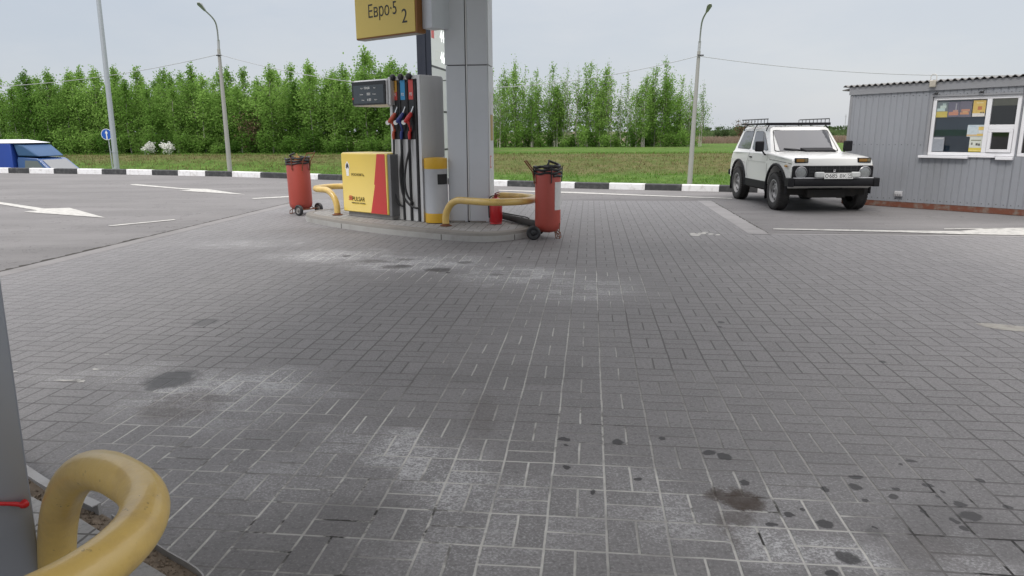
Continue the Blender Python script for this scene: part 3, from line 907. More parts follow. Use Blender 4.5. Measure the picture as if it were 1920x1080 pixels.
# ------------------------------------------------------------------ lane sign hung from the column
sg = thing('lane_sign', 'yellow hanging sign box lettered with number 2 beside the column', 'sign', IS(-.48, -.2, 2.815), IA)
SX0, SX1, SD = -.662, .655, .17
mb = MB(); mb.box((SX0, .0, 0), (SX1, SD, 1.30)); mb.build('sign_case', mat('brown_sign_edge', (.24, .10, .025), .5, 0, .2, 4), sg, bevel=.006)
mb = MB(); mb.box((SX0 + .01, .012, -.006), (SX1 - .04, SD - .012, 0)); mb.build('underside', mat('pale_sign_underside', (.33, .31, .28), .5), sg)
mb = MB(); mb.box((SX0 + .012, -.010, .018), (SX1 - .030, -.001, 1.29)); mb.build('sign_face', M_YSIGN, sg, bevel=.003)
st = text_mb('Евро·5', .255, Matrix.Translation((-.365, -.0125, .285)) @ Matrix.Rotation(R(90), 4, 'X'), .001, 'LEFT', .80)
s2 = text_mb('2', .270, Matrix.Translation((.355, -.0125, .150)) @ Matrix.Rotation(R(90), 4, 'X'), .001, 'LEFT', .92)
st.build('lettering', M_BLK, sg, smooth=False); s2.build('lane_number', M_BLK, sg, smooth=False)
mb = MB(); mb.prism([(.0 + .17 * math.cos(a) - .06, .70 + .17 * math.sin(a)) for a in [k * math.pi / 16 for k in range(32)]], -.0118, -.0105, 'y')
mb.build('grade_disc', mat('pale_pink_disc', (.55, .30, .24), .5), sg, smooth=False)
mb = MB(); mb.box((SX1 + .002, .10, .055), (SX1 + .195, .34, 1.28)); mb.box((SX1 + .05, .342, .07), (SX1 + .185, .62, 1.27)); mb.build('arm_box', M_ALU, sg, bevel=.006)

# ------------------------------------------------------------------ yellow guard hoops
def hoop(label, loc, rz, w_, L, h=.365, r=.048, side=1, rb_=.30):
    """U-shaped guard: leg, quarter bend, rail, half circle round the nose, rail, bend, leg; local x points to the nose, y from leg to leg"""
    p = [(0, 0, -.02), (0, 0, max(.02, h - rb_))]
    p += [(rb_ - rb_ * math.cos(a), 0, h - rb_ + rb_ * math.sin(a)) for a in [R(5 * k) for k in range(1, 19)]]
    rr = w_ / 2
    cx = max(L, rb_ + .02)
    p += [(rb_ + (cx - rb_) * k / 3, 0, h) for k in range(1, 4)]
    p += [(cx + rr * math.sin(a), rr - rr * math.cos(a), h) for a in [R(5 * k) for k in range(1, 36)]]
    q = [(x, w_ - y, z) for x, y, z in p[:len(p) - 35]][::-1]
    path = [(x, y * side, z) for x, y, z in p + q]
    mb = MB(); mb.tube(path, r, 28)
    o = mb.build('guard_hoop', M_YPIPE, None)
    for yy_ in (0, w_ * side):
        mb = MB(); mb.lathe([(r * 1.75, .0), (r * 1.7, .006), (r * 1.12, .010), (r * 1.03, .030 + .01 * (yy_ != 0)), (r * .99, .034)], 20, 0, Matrix.Translation((0, yy_, .004)))
        mb.build('rusty_foot', M_RUST, o)
    o.location = loc; o.rotation_euler = (0, 0, rz)
    return tag(o, label, 'guard rail')
hx, hy = isl(G(836, 423.5, ZI))
hoop('yellow bent pipe guard curving round the front of the grey column', IS(hx, hy, ZI), IA, .98, .62, .385, .05)
hx, hy = isl(G(633, 403, ZI))
hoop('yellow bent pipe guard between red tank and yellow pump cabinet', IS(hx, hy, ZI), IA + math.pi, .78, .42, .40, .05, -1)

# ------------------------------------------------------------------ wheeled fire extinguishers
def tank(label, loc, rz, rad, h, lean, lid_black):
    t_ = thing('wheeled_extinguisher', label, 'fire extinguisher', loc, rz)
    T = Matrix.Rotation(lean, 4, 'Y')
    b0 = .13
    mb = MB(T); mb.lathe([(rad * .30, b0 - .05), (rad * .72, b0 - .035), (rad * .94, b0 + .01), (rad, b0 + .07), (rad, b0 + h - .03), (rad * .985, b0 + h - .02), (rad * .985, b0 + h), (rad * .9, b0 + h + .005), (rad * .86, b0 + h - .01), (0, b0 + h - .012)], 36)
    tk = mb.build('tank', M_ORED, t_)
    zt = b0 + h
    mb = MB(T)
    mb.tube([(0, 0, zt - .02), (0, 0, zt + .04)], .055, 14)
    mb.tube([(0, 0, zt + .03), (0, 0, zt + .085)], [.028, .018], 10)
    mb.tube([(-.06, 0, zt + .06), (.06, .01, zt + .065)], .014, 8)
    mb.tube([(0, 0, zt + .07), (.015, 0, zt + .13)], [.02, .008], 8)
    mb.build('valve', M_DARK if lid_black else mat('brass_valve', (.42, .27, .10), .4, .6, .3, 9), t_)
    # hose coiled on the rim
    path = []
    for k in range(66):
        a = R(-60 + 17 * k)
        rr = rad * (1.04 + .035 * math.sin(k * .9)) - .004 * (k % 3)
        path.append((rr * math.cos(a), rr * math.sin(a), zt - .07 + .045 * k / 22 + .008 * math.sin(k * 1.7)))
    for k in range(7):
        a = R(-60 + 17 * (66 + k)); rr = rad * (1.0 - .13 * k)
        path.append((rr * math.cos(a), rr * math.sin(a), zt + .06 + .012 * k))
    mb = MB(T); mb.tube(path, .017, 8); mb.build('hose_coil', M_RUB, t_)
    # hooks that hold the hose
    for k in range(4):
        a = R(20 + 90 * k)
        mb = MB(T); mb.tube([(rad * .99 * math.cos(a), rad * .99 * math.sin(a), zt - .16), (rad * 1.10 * math.cos(a), rad * 1.10 * math.sin(a), zt - .15), (rad * 1.14 * math.cos(a), rad * 1.14 * math.sin(a), zt + .06)], .008, 6)
        mb.build('hook', M_RUST if not lid_black else M_DARK, t_)
    # handle on the wheel side
    mb = MB(T)
    mb.tube([(-rad * .98, -.09, zt - .18), (-rad * 1.12, -.09, zt - .02), (-rad * 1.75, -.09, zt + .13), (-rad * 1.75, .09, zt + .13), (-rad * 1.12, .09, zt - .02), (-rad * .98, .09, zt - .18)], .0095, 8)
    mb.build('handle', M_RUST, t_)
    # axle, wheels, stand
    mb = MB(); mb.tube([(-rad * .95, -.24, .098), (-rad * .95, .24, .098)], .011, 8)
    for s in (-1, 1):
        mb.tube([(-rad * .95, s * .13, .1), (-rad * .6, s * .11, b0 + .02)], .009, 6)
    mb.build('axle', M_RUST, t_)
    for s in (-1, 1):
        T2 = Matrix.Translation((-rad * .95, s * .235, .098)) @ Matrix.Rotation(R(90), 4, 'X')
        mb = MB(); mb.lathe([(.060, -.024), (.082, -.026), (.096, -.016), (.099, 0), (.096, .016), (.082, .026), (.060, .024)], 26, 0, T2, None, False)
        wh = mb.build('wheel', M_RUB, t_)
        mb = MB(); mb.lathe([(.0, -.030), (.018, -.030), (.022, -.016), (.045, -.008), (.062, -.020), (.062, .020), (.045, .008), (.022, .016), (.018, .030), (0, .030)], 18, 0, T2)
        mb.build('hub', M_DARK if lid_black else mat('grey_hub', (.20, .19, .18), .6), wh)
    mb = MB()
    for s in (-1, 1):
        mb.tube([(rad * .55, s * .09, b0 - .02), (rad * .95, s * .10, .06), (rad * 1.0, s * .10, .008), (rad * .72, s * .10, .008), (rad * .62, s * .09, b0 - .03)], .0075, 6)
    mb.tube([(rad * 1.0, -.10, .008), (rad * 1.0, .10, .008)], .0075, 6)
    mb.tube([(rad * .95, -.10, .06), (rad * .99, -.10, b0 + .09)], .0065, 6)
    mb.build('stand', M_RUST, t_)
    return t_
e2 = G(1027, 446)
t2 = tank('red wheeled extinguisher tank with black hose coil beside the island nose', (e2.x, e2.y + .02, 0), R(-9), .178, .80, 0.0, True)
mb = MB()
n = 8
for (zz0, zz1, aa0, aa1, mi) in ((.40, .78, -92 + 40, -92 + 92, 0),):
    vs = []
    for i in range(n + 1):
        a = R(aa0 + (aa1 - aa0) * i / n)
        vs += [(.1795 * math.cos(a), .1795 * math.sin(a), zz0), (.1795 * math.cos(a), .1795 * math.sin(a), zz1)]
    mb.add(vs, [(2 * i, 2 * i + 2, 2 * i + 3, 2 * i + 1) for i in range(n)])
mb.build('white_placard', mat('white_placard', (.58, .58, .57), .55, 0, .3, 24, (.30, .30, .30)), t2)
e1 = G(566, 401)
tank('red wheeled extinguisher tank with brass valve at far end of island', (e1.x, e1.y, 0), R(148), .205, .835, R(1.0), False)

ex = G(930, 419.5, ZI)
SXS = .80
sx = thing('small_extinguisher', 'small bright red extinguisher standing against the foot of the column', 'fire extinguisher', (ex.x, ex.y, ZI), 0)
mb = MB(); mb.lathe([(.080, 0), (.086, .01), (.080, .03), (.088, .05), (.088, .40), (.075, .45), (.045, .475), (.022, .485), (.022, .50)], 28); mb.build('cylinder', M_REXT, sx)
mb = MB(); mb.tube([(0, 0, .49), (0, 0, .53)], .026, 10); mb.tube([(-.01, 0, .535), (.03, -.05, .545), (.05, -.10, .53)], .009, 8); mb.tube([(-.01, 0, .55), (.02, -.03, .575), (.045, -.085, .59)], .009, 8)
mb.build('valve', mat('dark_red_valve', (.25, .03, .03), .4, .2, .2, 8), sx)
mb = MB(); mb.tube(spline([(-.02, 0, .52), (-.07, -.03, .50), (-.094, -.04, .42), (-.094, -.045, .25), (-.09, -.05, .12)], 5), .009, 8); mb.build('hose', M_RUB, sx)

sx.scale = (1.08, 1.08, .80)
# black roll of hose lying behind, on the island
pa, pb = G(942, 405, .18), G(1010, 421, .18)
mb = MB()
mb.tube([pa, pa * .5 + pb * .5 + Vector((0, 0, -.004)), pb], [.045, .050, .052], 12)
mb.tube(spline([pa + Vector((0, .02, .05)), pa * .6 + pb * .4 + Vector((0, .03, .055)), pa * .3 + pb * .7 + Vector((0, .03, .06)), pa * .25 + pb * .75 + Vector((0, .0, .035)), pa * .45 + pb * .55 + Vector((0, -.02, .045))], 6), .009, 6)
tag(mb.build('hose_roll', mat('dusty_black_roll', (.035, .033, .032), .75, 0, .4, 7, (.09, .085, .08)), None), 'dusty black hose roll lying on the island behind red tank', 'hose')

# ------------------------------------------------------------------ near island, its guard hoop and pump end
N0 = G(107, 1072, ZI)
def NI(x, y, z=0.0):
    p = N0 + AX * x + AY * y
    return Vector((p.x, p.y, z))
def ni(p):
    q = p - N0
    return q.dot(AX), q.dot(AY)
E1, E2, E3, E4 = [ni(G(x, y, .10)) for x, y in ((52, 880), (190, 950), (300, 1020), (385, 1084))]
near = thing('pump_island', 'near pump island of pale pavers edged by a loose metal strip', 'pump island', (N0.x, N0.y, 0), IA)
edge_pts = [(-3.0, E1[1] + .0), E1, E2, E3, E4, (E4[0] + .10, E4[1] - .20), (E4[0] + .11, E4[1] - .50), (E4[0] - .05, E4[1] - .9), (E4[0] - .4, E4[1] - 1.1), (-3.0, E4[1] - 1.15)]
ep = spline([Vector((x, y, 0)) for x, y in edge_pts], 6)
mb = MB(); mb.prism([(p.x, p.y) for p in ep], -.02, .070, 'z'); mb.build('bedding', M_SAND, near, smooth=False)
c_ = Vector((-1.2, E3[1] - .5, 0))
def inset(pts, d):
    out = []
    for i, p in enumerate(pts):
        t_ = (pts[min(i + 1, len(pts) - 1)] - pts[max(i - 1, 0)]).normalized()
        nn = Vector((-t_.y, t_.x, 0))
        if nn.dot(c_ - p) < 0: nn = -nn
        out.append(p + nn * d)
    return out
inn = inset(ep, .085)
mb = MB(); mb.prism([(p.x, p.y) for p in inn], .0, .10, 'z'); mb.build('paved_top', M_ISLP, near, smooth=False)
mb = MB()
def strip(pts, th_, z0, z1, lean=.0):
    a = pts; b_ = inset(pts, th_)
    k = len(a)
    vs = [p + Vector((0, 0, z0)) for p in a] + [p + Vector((0, 0, z1)) for p in a] + [p + Vector((0, 0, z1)) for p in b_] + [p + Vector((0, 0, z0)) for p in b_]
    fs = []
    for i in range(k - 1):
        for r_ in range(4):
            q = (r_ + 1) % 4
            fs.append((r_ * k + i, r_ * k + i + 1, q * k + i + 1, q * k + i))
    fs += [(0, k, 2 * k, 3 * k), (k - 1, 4 * k - 1, 3 * k - 1, 2 * k - 1)]
    mb.add(vs, fs)
iA = next(i for i, p in enumerate(ep) if p.x > E2[0] - .06)
strip(ep[:iA + 1], .012, .0, .115)
strip(inset(ep[:iA + 1], -.002), .035, .112, .116)
strip(ep[iA + 1:], .005, .0, .095)
mb.build('metal_edging', mat('grey_metal_edging', (.36, .355, .35), .55, .3, .5, 5, (.16, .14, .12)), near, smooth=False)
# pebbles lying in the gap
mb = MB()
for _ in range(420):
    i = RNG.randrange(6, 34); f_ = RNG.random()
    p = ep[i].lerp(ep[i + 1], f_); q = inset([ep[i], ep[i + 1]], .01 + .07 * RNG.random())[0]
    p = p + (q - ep[i]); r_ = RNG.uniform(.003, .010)
    T = Matrix.Translation((p.x, p.y, .070 + r_ * .4)) @ Euler((RNG.random() * 6, RNG.random() * 6, 0)).to_matrix().to_4x4()
    mb.add([T @ Vector(v) * 1 if False else T @ (Vector(v) * r_) for v in ((1, 0, 0), (-1, .2, 0), (0, 1.1, 0), (.1, -1, 0), (0, 0, .8), (0, .1, -.8))], [(0, 2, 4), (2, 1, 4), (1, 3, 4), (3, 0, 4), (2, 0, 5), (1, 2, 5), (3, 1, 5), (0, 3, 5)])
o = mb.build('grit', M_SAND, near, smooth=False, fix=False); o['kind'] = 'stuff'
hoop('thick yellow bent pipe guard close to the camera on the near island', NI(.196, -.054, ZI - .03), IA, .575, .589, .61, .047, -1, .58)
# end of the near pump cabinet, standing on the near island
pq = G(89.5, 1150, ZI)
px_, py_ = ni(pq)
np_ = thing('fuel_pump', 'plain grey steel end of the near pump at the picture edge', 'fuel pump', NI(px_, py_, .10), IA)
np_.rotation_euler = (Matrix.Rotation(.024, 3, 'Y') @ Matrix.Rotation(IA, 3, 'Z')).to_euler()
mb = MB(); mb.box((-.70, -.50, 0), (0, 0, 2.15)); mb.build('pump_cabinet', mat('smooth_grey_steel', (.34, .36, .40), .36, .5, .12, 1.2, (.25, .25, .26), .04, 120), np_, bevel=.006)
mb = MB(); mb.tube([(-.01, -.02, 0), (-.01, -.02, 2.15)], .008, 8); mb.build('edge_trim', M_STEEL, np_)
hb = G(36, 940, .5)
# red lever: where the sight line meets the end face
def face_hit(px, py):
    d = ray(px, py)
    nrm = AX
    f0 = NI(px_, py_, 0)
    t_ = (f0 - CAM).dot(nrm) / d.dot(nrm)
    q = CAM + d * t_ - NI(px_, py_, .10)
    return q.dot(AY), q.z
(y1, z1), (y2, z2), (y3, z3) = face_hit(40, 939), face_hit(8, 941), face_hit(-60, 944)
mb = MB()
mb.tube(spline([(.006, y3, z3), (.012, y2, z2 - .002), (.016, y1 - .012, z1), (.012, y1, z1 - .001)], 4), [.0055] * 5 + [.0065] * 3 + [.011, .012, .0125, .012, .008], 10)
mb.build('lever', mat('red_lever', (.58, .015, .02), .35), np_)

# ------------------------------------------------------------------ price stele beyond the kerb, seen between pump and column
q0 = DY(799, 200, 23.3)
st_ = thing('price_stele', 'tall price stele with dark navy edge showing between pump and column', 'price sign', (q0.x, q0.y, -.25), R(80))
mb = MB(); mb.box((-.03, -.22, 0), (1.9, .22, 7.6)); mb.build('stele_body', M_ALU2, st_, bevel=.01)
mb = MB(); mb.box((-.06, -.235, .02), (-.031, .235, 7.58)); mb.box((-.10, -.06, .3), (-.061, .06, 7.5)); mb.build('navy_edge', mat('dark_navy_edge', (.010, .014, .028), .4, 0, .2, 2), st_, bevel=.01)
fyy = -.2235
mb = MB()
mb.box((.0, fyy - .002, 3.78), (1.88, fyy, 5.4), 0)
mb.build('price_panel', mat('pale_price_panel', (.72, .73, .73), .35, 0, .1, 2), st_, smooth=False)
mb = MB()
mb.box((.0, fyy - .004, 3.72), (1.88, fyy + .001, 3.78), 1)
mb.add([(.0, fyy - .003, 3.26), (1.88, fyy - .003, 3.42), (1.88, fyy - .003, 3.45), (.0, fyy - .003, 3.29)], [(0, 1, 2, 3)], 1)
mb.box((.0, fyy - .004, 2.34), (1.88, fyy + .001, 2.40), 1)
mb.box((.0, fyy - .004, 1.1), (1.88, fyy + .001, 1.16), 1)
mb.build('panel_seam', [M_DARK, M_DARK], st_, smooth=False)
Mt = lambda x, z: Matrix.Translation((x, fyy - .004, z)) @ Matrix.Rotation(R(90), 4, 'X')
me_, te, be = new_mat('lit_price_digits')
be.inputs['Base Color'].default_value = (.9, .95, .92, 1); be.inputs['Emission Color'].default_value = (.92, 1, .95, 1); be.inputs['Emission Strength'].default_value = .9
js = [(text_mb('95', .42, Mt(.42, 4.62), .002, 'LEFT', 1.1), 0), (text_mb('ДТ', .42, Mt(.42, 3.98), .002, 'LEFT', 1.0), 0)]
join(*js).build('fuel_names', M_WHT, st_, smooth=False)
js = [(text_mb('44.8', .52, Mt(1.05, 4.6), .002, 'LEFT', 1.0), 0), (text_mb('46.3', .52, Mt(1.05, 3.94), .002, 'LEFT', 1.0), 0)]
join(*js).build('price_digits', me_, st_, smooth=False)
mb = MB(); mb.box((.04, fyy - .004, 4.6), (.36, fyy - .001, 5.0)); mb.build('red_square', M_RLAB, st_, smooth=False)
# ------------------------------------------------------------------ site cabin (kiosk)
B1, B2 = G(1621, 384), G(1920, 404.7)
BD = (B2 - B1).normalized()
BA = math.atan2(BD.y, BD.x)
kb = thing('kiosk', 'grey profiled metal kiosk cabin with white windows and corrugated roof', 'kiosk', (B1.x, B1.y, 0), BA)
BS0, BS1, BDEP = -.47, 4.4, 2.5
M_PROF = mat('grey_profiled_sheet', (.28, .292, .318), .42, .15, .38, 1.3, (.18, .185, .185), .03, 40, streak=True)
M_FASC = mat('grey_fascia_sheet', (.27, .275, .29), .42, .15, .2, 2.5, (.18, .18, .18))
M_PVC = mat('white_window_plastic', (.72, .72, .74), .35, 0, .14, 4, (.45, .44, .42))
M_ROOF = mat('grey_corrugated_roof', (.20, .195, .19), .75, 0, .5, 5, (.09, .085, .08))
def zt(s): return 2.12 + .014 * s
mb = MB()
# profiled wall: shallow trapezoid ribs, cut out round the window openings
OPEN = [(1.015, 2.375, .985, 2.02), (2.40, 3.7, .985, 2.03)]
def wall_strip(s0, s1, y0, y1):
    mid = (s0 + s1) / 2
    segs = [(.105, zt(mid))]
    for a, b_, c0, c1 in OPEN:
        if s1 > a + .001 and s0 < b_ - .001:
            segs = [(.105, c0), (c1, zt(mid))]
    for z0, z1 in segs:
        mb.add([(s0, y0, z0), (s1, y1, z0), (s1, y1, z1), (s0, y0, z1)], [(0, 1, 2, 3)])
cuts = []
s = BS0
while s < BS1:
    cuts += [(s, 0), (s + .085, 0), (s + .092, .008), (s + .103, .008), (s + .110, 0)]
    s += .11
for a in OPEN:
    cuts += [(a[0], 0), (a[1], 0)]
cuts = sorted(set(cuts))
for (a, ya), (b_, yb_) in zip(cuts, cuts[1:]):
    wall_strip(a, b_, ya, yb_)
kw = mb.build('wall', M_PROF, kb, smooth=False, fix=False)
mb = MB()
mb.add([(BS0, .002, .1), (BS0, BDEP, .1), (BS0, BDEP, zt(BS0)), (BS0, .002, zt(BS0))], [(3, 2, 1, 0)])
mb.add([(BS1, .002, .1), (BS1, BDEP, .1), (BS1, BDEP, zt(BS1)), (BS1, .002, zt(BS1))], [(0, 1, 2, 3)])
mb.add([(BS0, BDEP, .1), (BS1, BDEP, .1), (BS1, BDEP, zt(BS1)), (BS0, BDEP, zt(BS0))], [(3, 2, 1, 0)])
mb.build('wall', M_PROF, kb, smooth=False)
mb = MB(); mb.box((BS0 - .004, -.012, .1), (BS0 + .045, .05, 2.10)); mb.build('corner_trim', M_FASC, kb, bevel=.003)
mb = MB()
mb.add([(BS0 - .02, -.03, zt(BS0)), (BS1, -.03, zt(BS1)), (BS1, -.03, zt(BS1) + .145), (BS0 - .02, -.03, zt(BS0) + .145), (BS0 - .02, .03, zt(BS0)), (BS1, .03, zt(BS1)), (BS1, .03, zt(BS1) + .145), (BS0 - .02, .03, zt(BS0) + .145)],
       [(0, 1, 2, 3), (5, 4, 7, 6), (1, 0, 4, 5), (3, 2, 6, 7), (0, 3, 7, 4), (2, 1, 5, 6)])
mb.build('fascia', M_FASC, kb, smooth=False)
mb = MB()
vs = []; n = 0
s = BS0 - .13
while s < BS1 + .05:
    z = zt(s) + .166 + .018 * math.cos(2 * math.pi * s / .112)
    vs += [(s, -.07, z - .004), (s, BDEP + .1, z + .02), (s, BDEP + .1, z + .030), (s, -.07, z + .006)]
    n += 1; s += .014
fs = []
for i in range(n - 1):
    for j in range(4):
        fs.append((i * 4 + j, i * 4 + (j + 1) % 4, (i + 1) * 4 + (j + 1) % 4, (i + 1) * 4 + j))
mb.add(vs, fs + [(0, 1, 2, 3), (4 * n - 1, 4 * n - 2, 4 * n - 3, 4 * n - 4)])
mb.build('roof', M_ROOF, kb, ang=60)
mb = MB(); mb.add([(BS0 - .15, -.05, zt(BS0) + .085), (BS0 - .005, -.02, zt(BS0) + .10), (BS0 - .005, .5, zt(BS0) + .10), (BS0 - .15, .5, zt(BS0) + .085), (BS0 - .15, -.05, zt(BS0) + .10), (BS0 - .005, -.02, zt(BS0) + .135), (BS0 - .005, .5, zt(BS0) + .135), (BS0 - .15, .5, zt(BS0) + .10)], [(0, 1, 2, 3), (4, 5, 6, 7), (0, 1, 5, 4), (1, 2, 6, 5), (2, 3, 7, 6), (3, 0, 4, 7)])
mb.build('eave_flashing', M_ROOF, kb, smooth=False)
mb = MB(); mb.box((BS0 + .01, .004, .0), (BS1, .2, .103)); mb.build('rusty_sill_beam', mat('rust_streaked_beam', (.15, .052, .030), .8, .1, .85, 9, (.20, .19, .165), .3, 60), kb, smooth=False)
# windows
mgl, tg, bgs = new_mat('window_glass')
bgs.inputs['Base Color'].default_value = (.85, .9, .92, 1)
bgs.inputs['Roughness'].default_value = .02
bgs.inputs['Transmission Weight'].default_value = 1.0
bgs.inputs['IOR'].default_value = 1.5
tr = tg.node('ShaderNodeBsdfTransparent'); tr.inputs[0].default_value = (.86, .90, .92, 1)
gl = tg.node('ShaderNodeBsdfGlossy'); gl.inputs['Roughness'].default_value = .01; gl.inputs[0].default_value = (1, 1, 1, 1)
fr = tg.node('ShaderNodeFresnel'); fr.inputs[0].default_value = 1.75
ms = tg.node('ShaderNodeMixShader'); tg.put(ms.inputs[0], fr.outputs[0]); tg.put(ms.inputs[1], tr.outputs[0]); tg.put(ms.inputs[2], gl.outputs[0])
tg.put(mgl.node_tree.nodes['Material Output'].inputs[0], ms.outputs[0])
M_GLASS = mgl
def frame(mb, x0, x1, z0, z1, w_, y0, y1):
    mb.box((x0, y0, z0), (x1, y1, z0 + w_)); mb.box((x0, y0, z1 - w_), (x1, y1, z1))
    mb.box((x0, y0 + .0005, z0 + w_ + .0005), (x0 + w_, y1, z1 - w_ - .0005)); mb.box((x1 - w_, y0 + .0005, z0 + w_ + .0005), (x1, y1, z1 - w_ - .0005))
wn = bpy.data.objects.new('window', None); COL.objects.link(wn); wn.parent = kb
mb = MB()
frame(mb, 1.018, 2.372, .988, 2.018, .058, .012, .075)
mb.box((1.868, .010, 1.047), (1.940, .074, 1.959))
mb.box((1.941, .011, 1.448), (2.313, .073, 1.522))
mb.build('frame', M_PVC, wn, bevel=.004)
mb = MB(); frame(mb, 1.945, 2.310, 1.052, 1.445, .052, -.004, .045); mb.build('hatch_sash', M_PVC, wn, bevel=.004)
mb = MB()
for x0, x1, z0, z1 in ((1.076, 1.868, 1.046, 1.960), (1.940, 2.314, 1.522, 1.960), (1.997, 2.258, 1.104, 1.393)):
    mb.add([(x0, .042, z0), (x1, .042, z0), (x1, .042, z1), (x0, .042, z1)], [(0, 1, 2, 3)])
mb.build('pane', M_GLASS, wn, smooth=False)
wn2 = bpy.data.objects.new('window', None); COL.objects.link(wn2); wn2.parent = kb
mb = MB(); frame(mb, 2.402, 3.698, .988, 2.028, .058, .012, .075); mb.box((3.1, .011, 1.047), (3.17, .074, 1.969)); mb.build('frame', M_PVC, wn2, bevel=.004)
mb = MB(); mb.add([(2.46, .042, 1.046), (3.64, .042, 1.046), (3.64, .042, 1.97), (2.46, .042, 1.97)], [(0, 1, 2, 3)]); mb.build('pane', M_GLASS, wn2, smooth=False)
mb = MB(); mb.box((.895, -.085, .938), (1.70, .01, .984)); mb.build('sill', M_PVC, wn, bevel=.006)
mb = MB(); mb.box((1.703, -.035, .962), (2.10, .01, .986)); mb.box((2.12, -.08, .930), (2.372, .01, .985)); mb.build('sill', M_PVC, wn, bevel=.006)
mb = MB(); mb.box((2.05, -.06, .942), (2.12, .0, .960)); mb.build('foam_gap', M_DARK, wn)
mb = MB(); mb.box((.97, -.020, .99), (1.014, .012, 2.022)); mb.box((.97, -.022, 2.022), (2.374, .012, 2.055)); mb.build('window_trim', M_FASC, kb, smooth=False)
# room behind the glass, and a sheet coloured blue for the sky's reflection
mb = MB()
mb.box((1.03, .10, .95), (1.90, .11, 2.05), 0)  # sheet close behind the wide pane; its blue imitates reflected sky
mb.box((1.9, 1.6, .2), (4.3, 1.62, 2.1), 1)
mb.box((BS0 + .02, .08, .2), (BS1 - .05, BDEP - .05, .22), 1)
mb.build('interior_and_reflection_sheet', [mat('reflection_blue_sheet', (.14, .22, .30), .7, 0, .1, 3), mat('dim_room', (.05, .055, .05), .8, 0, .3, 2)], kb, smooth=False)
mb = MB(); mb.box((1.93, .06, 1.84), (2.33, .075, 1.975)); mb.build('roller_blind', mat('cream_blind', (.50, .46, .33), .7, 0, .2, 9), kb)
# things stuck on the inside of the panes
def poster(label, x0, x1, z0, z1, cols, kind='poster', y=.036, cat='poster'):
    mats = []
    mb = MB()
    mb.box((x0, y, z0), (x1, y + .003, z1), 0)
    for k, (a, b_, c0, c1, cc_) in enumerate(cols):
        mb.add([(x0 + (x1 - x0) * p, y - .001 - .0002 * k, z0 + (z1 - z0) * q) for p, q in ((a, c0), (b_, c0), (b_, c1), (a, c1))], [(0, 1, 2, 3)], k + 1)
    o = mb.build(kind, [mat(kind + '_paper', (.40, .39, .37), .6, 0, .1, 9)] + [mat(kind + '_print', c_, .6, 0, .35, 26, tuple(x * .55 for x in c_)) for *_, c_ in cols], None, smooth=False)
    o.location = (B1.x, B1.y, 0); o.rotation_euler = (0, 0, BA)
    tag(o, label, cat)
poster('poster with pale green picture over a yellow band in upper window corner', 1.080, 1.262, 1.660, 1.932, [(0, 1, 0, .38, (.46, .38, .10)), (0, 1, .38, 1, (.14, .17, .18)), (.05, .75, .40, .58, (.40, .50, .48)), (.3, .85, .58, .76, (.42, .5, .46)), (.5, .8, .76, .9, (.30, .38, .36))])
poster('dark violet food poster beside the one with the yellow band', 1.266, 1.446, 1.662, 1.926, [(0, 1, 0, 1, (.13, .13, .17)), (.1, .95, .12, .34, (.42, .20, .14)), (.45, .9, .32, .46, (.40, .23, .18)), (.65, .75, .46, .9, (.3, .3, .32))])
poster('dark violet food poster beside the orange poster', 1.450, 1.640, 1.660, 1.932, [(0, 1, 0, 1, (.14, .135, .17)), (.08, .8, .16, .30, (.45, .23, .13)), (.15, .85, .34, .50, (.42, .22, .15)), (.3, .7, .30, .34, (.5, .4, .2))])
poster('orange poster with white foot at the top of the wide pane', 1.656, 1.848, 1.664, 1.944, [(0, 1, 0, .2, (.62, .60, .55)), (0, 1, .2, 1, (.56, .40, .12)), (.38, .72, .40, .62, (.42, .16, .08)), (.62, .74, .2, .28, (.1, .09, .07)), (.80, .92, .2, .28, (.1, .09, .07)), (.25, .8, .8, .86, (.66, .55, .3))])
poster('pale blue and orange poster halfway up the wide pane', 1.612, 1.864, 1.320, 1.522, [(0, 1, 0, 1, (.48, .55, .58)), (0, .7, .04, .18, (.55, .40, .22)), (.68, 1, .55, .85, (.62, .46, .14)), (.62, 1, .05, .25, (.60, .42, .12)), (.1, .55, .85, .95, (.40, .50, .56)), (.72, .98, .3, .5, (.60, .60, .58))])
poster('white poster with dark lettering and yellow foot low in the pane', 1.668, 1.862, 1.060, 1.316, [(0, 1, 0, .26, (.58, .46, .06)), (0, 1, .26, 1, (.56, .58, .52)), (.12, .92, .74, .80, (.16, .17, .10)), (.14, .28, .46, .62, (.16, .16, .14)), (.52, .68, .42, .58, (.10, .10, .09)), (.7, .88, .40, .56, (.14, .14, .12)), (.05, .95, .05, .12, (.66, .56, .2))])
poster('plain pale grey sheet low in the corner of the wide pane', 1.074, 1.266, 1.058, 1.312, [(0, 1, 0, 1, (.26, .28, .31)), (.1, .9, .86, .95, (.42, .43, .44))], 'paper_sheet')
mb = MB()
for k in range(40):
    for z in (.16, .98 if False else 1.17, 2.06):
        x = BS0 + .04 + .11 * k
        if 1.0 < x < 3.75 and .9 < z < 2.06: continue
        T2 = Matrix.Translation((x, -.001, z + .004 * math.sin(k * 5))) @ Matrix.Rotation(R(90), 4, 'X')
        mb.lathe([(.009, 0), (.008, .004), (0, .005)], 6, 0, T2)
o = mb.build('wall_screws', mat('dark_screw_head', (.07, .07, .075), .5), kb, smooth=False); o['kind'] = 'stuff'
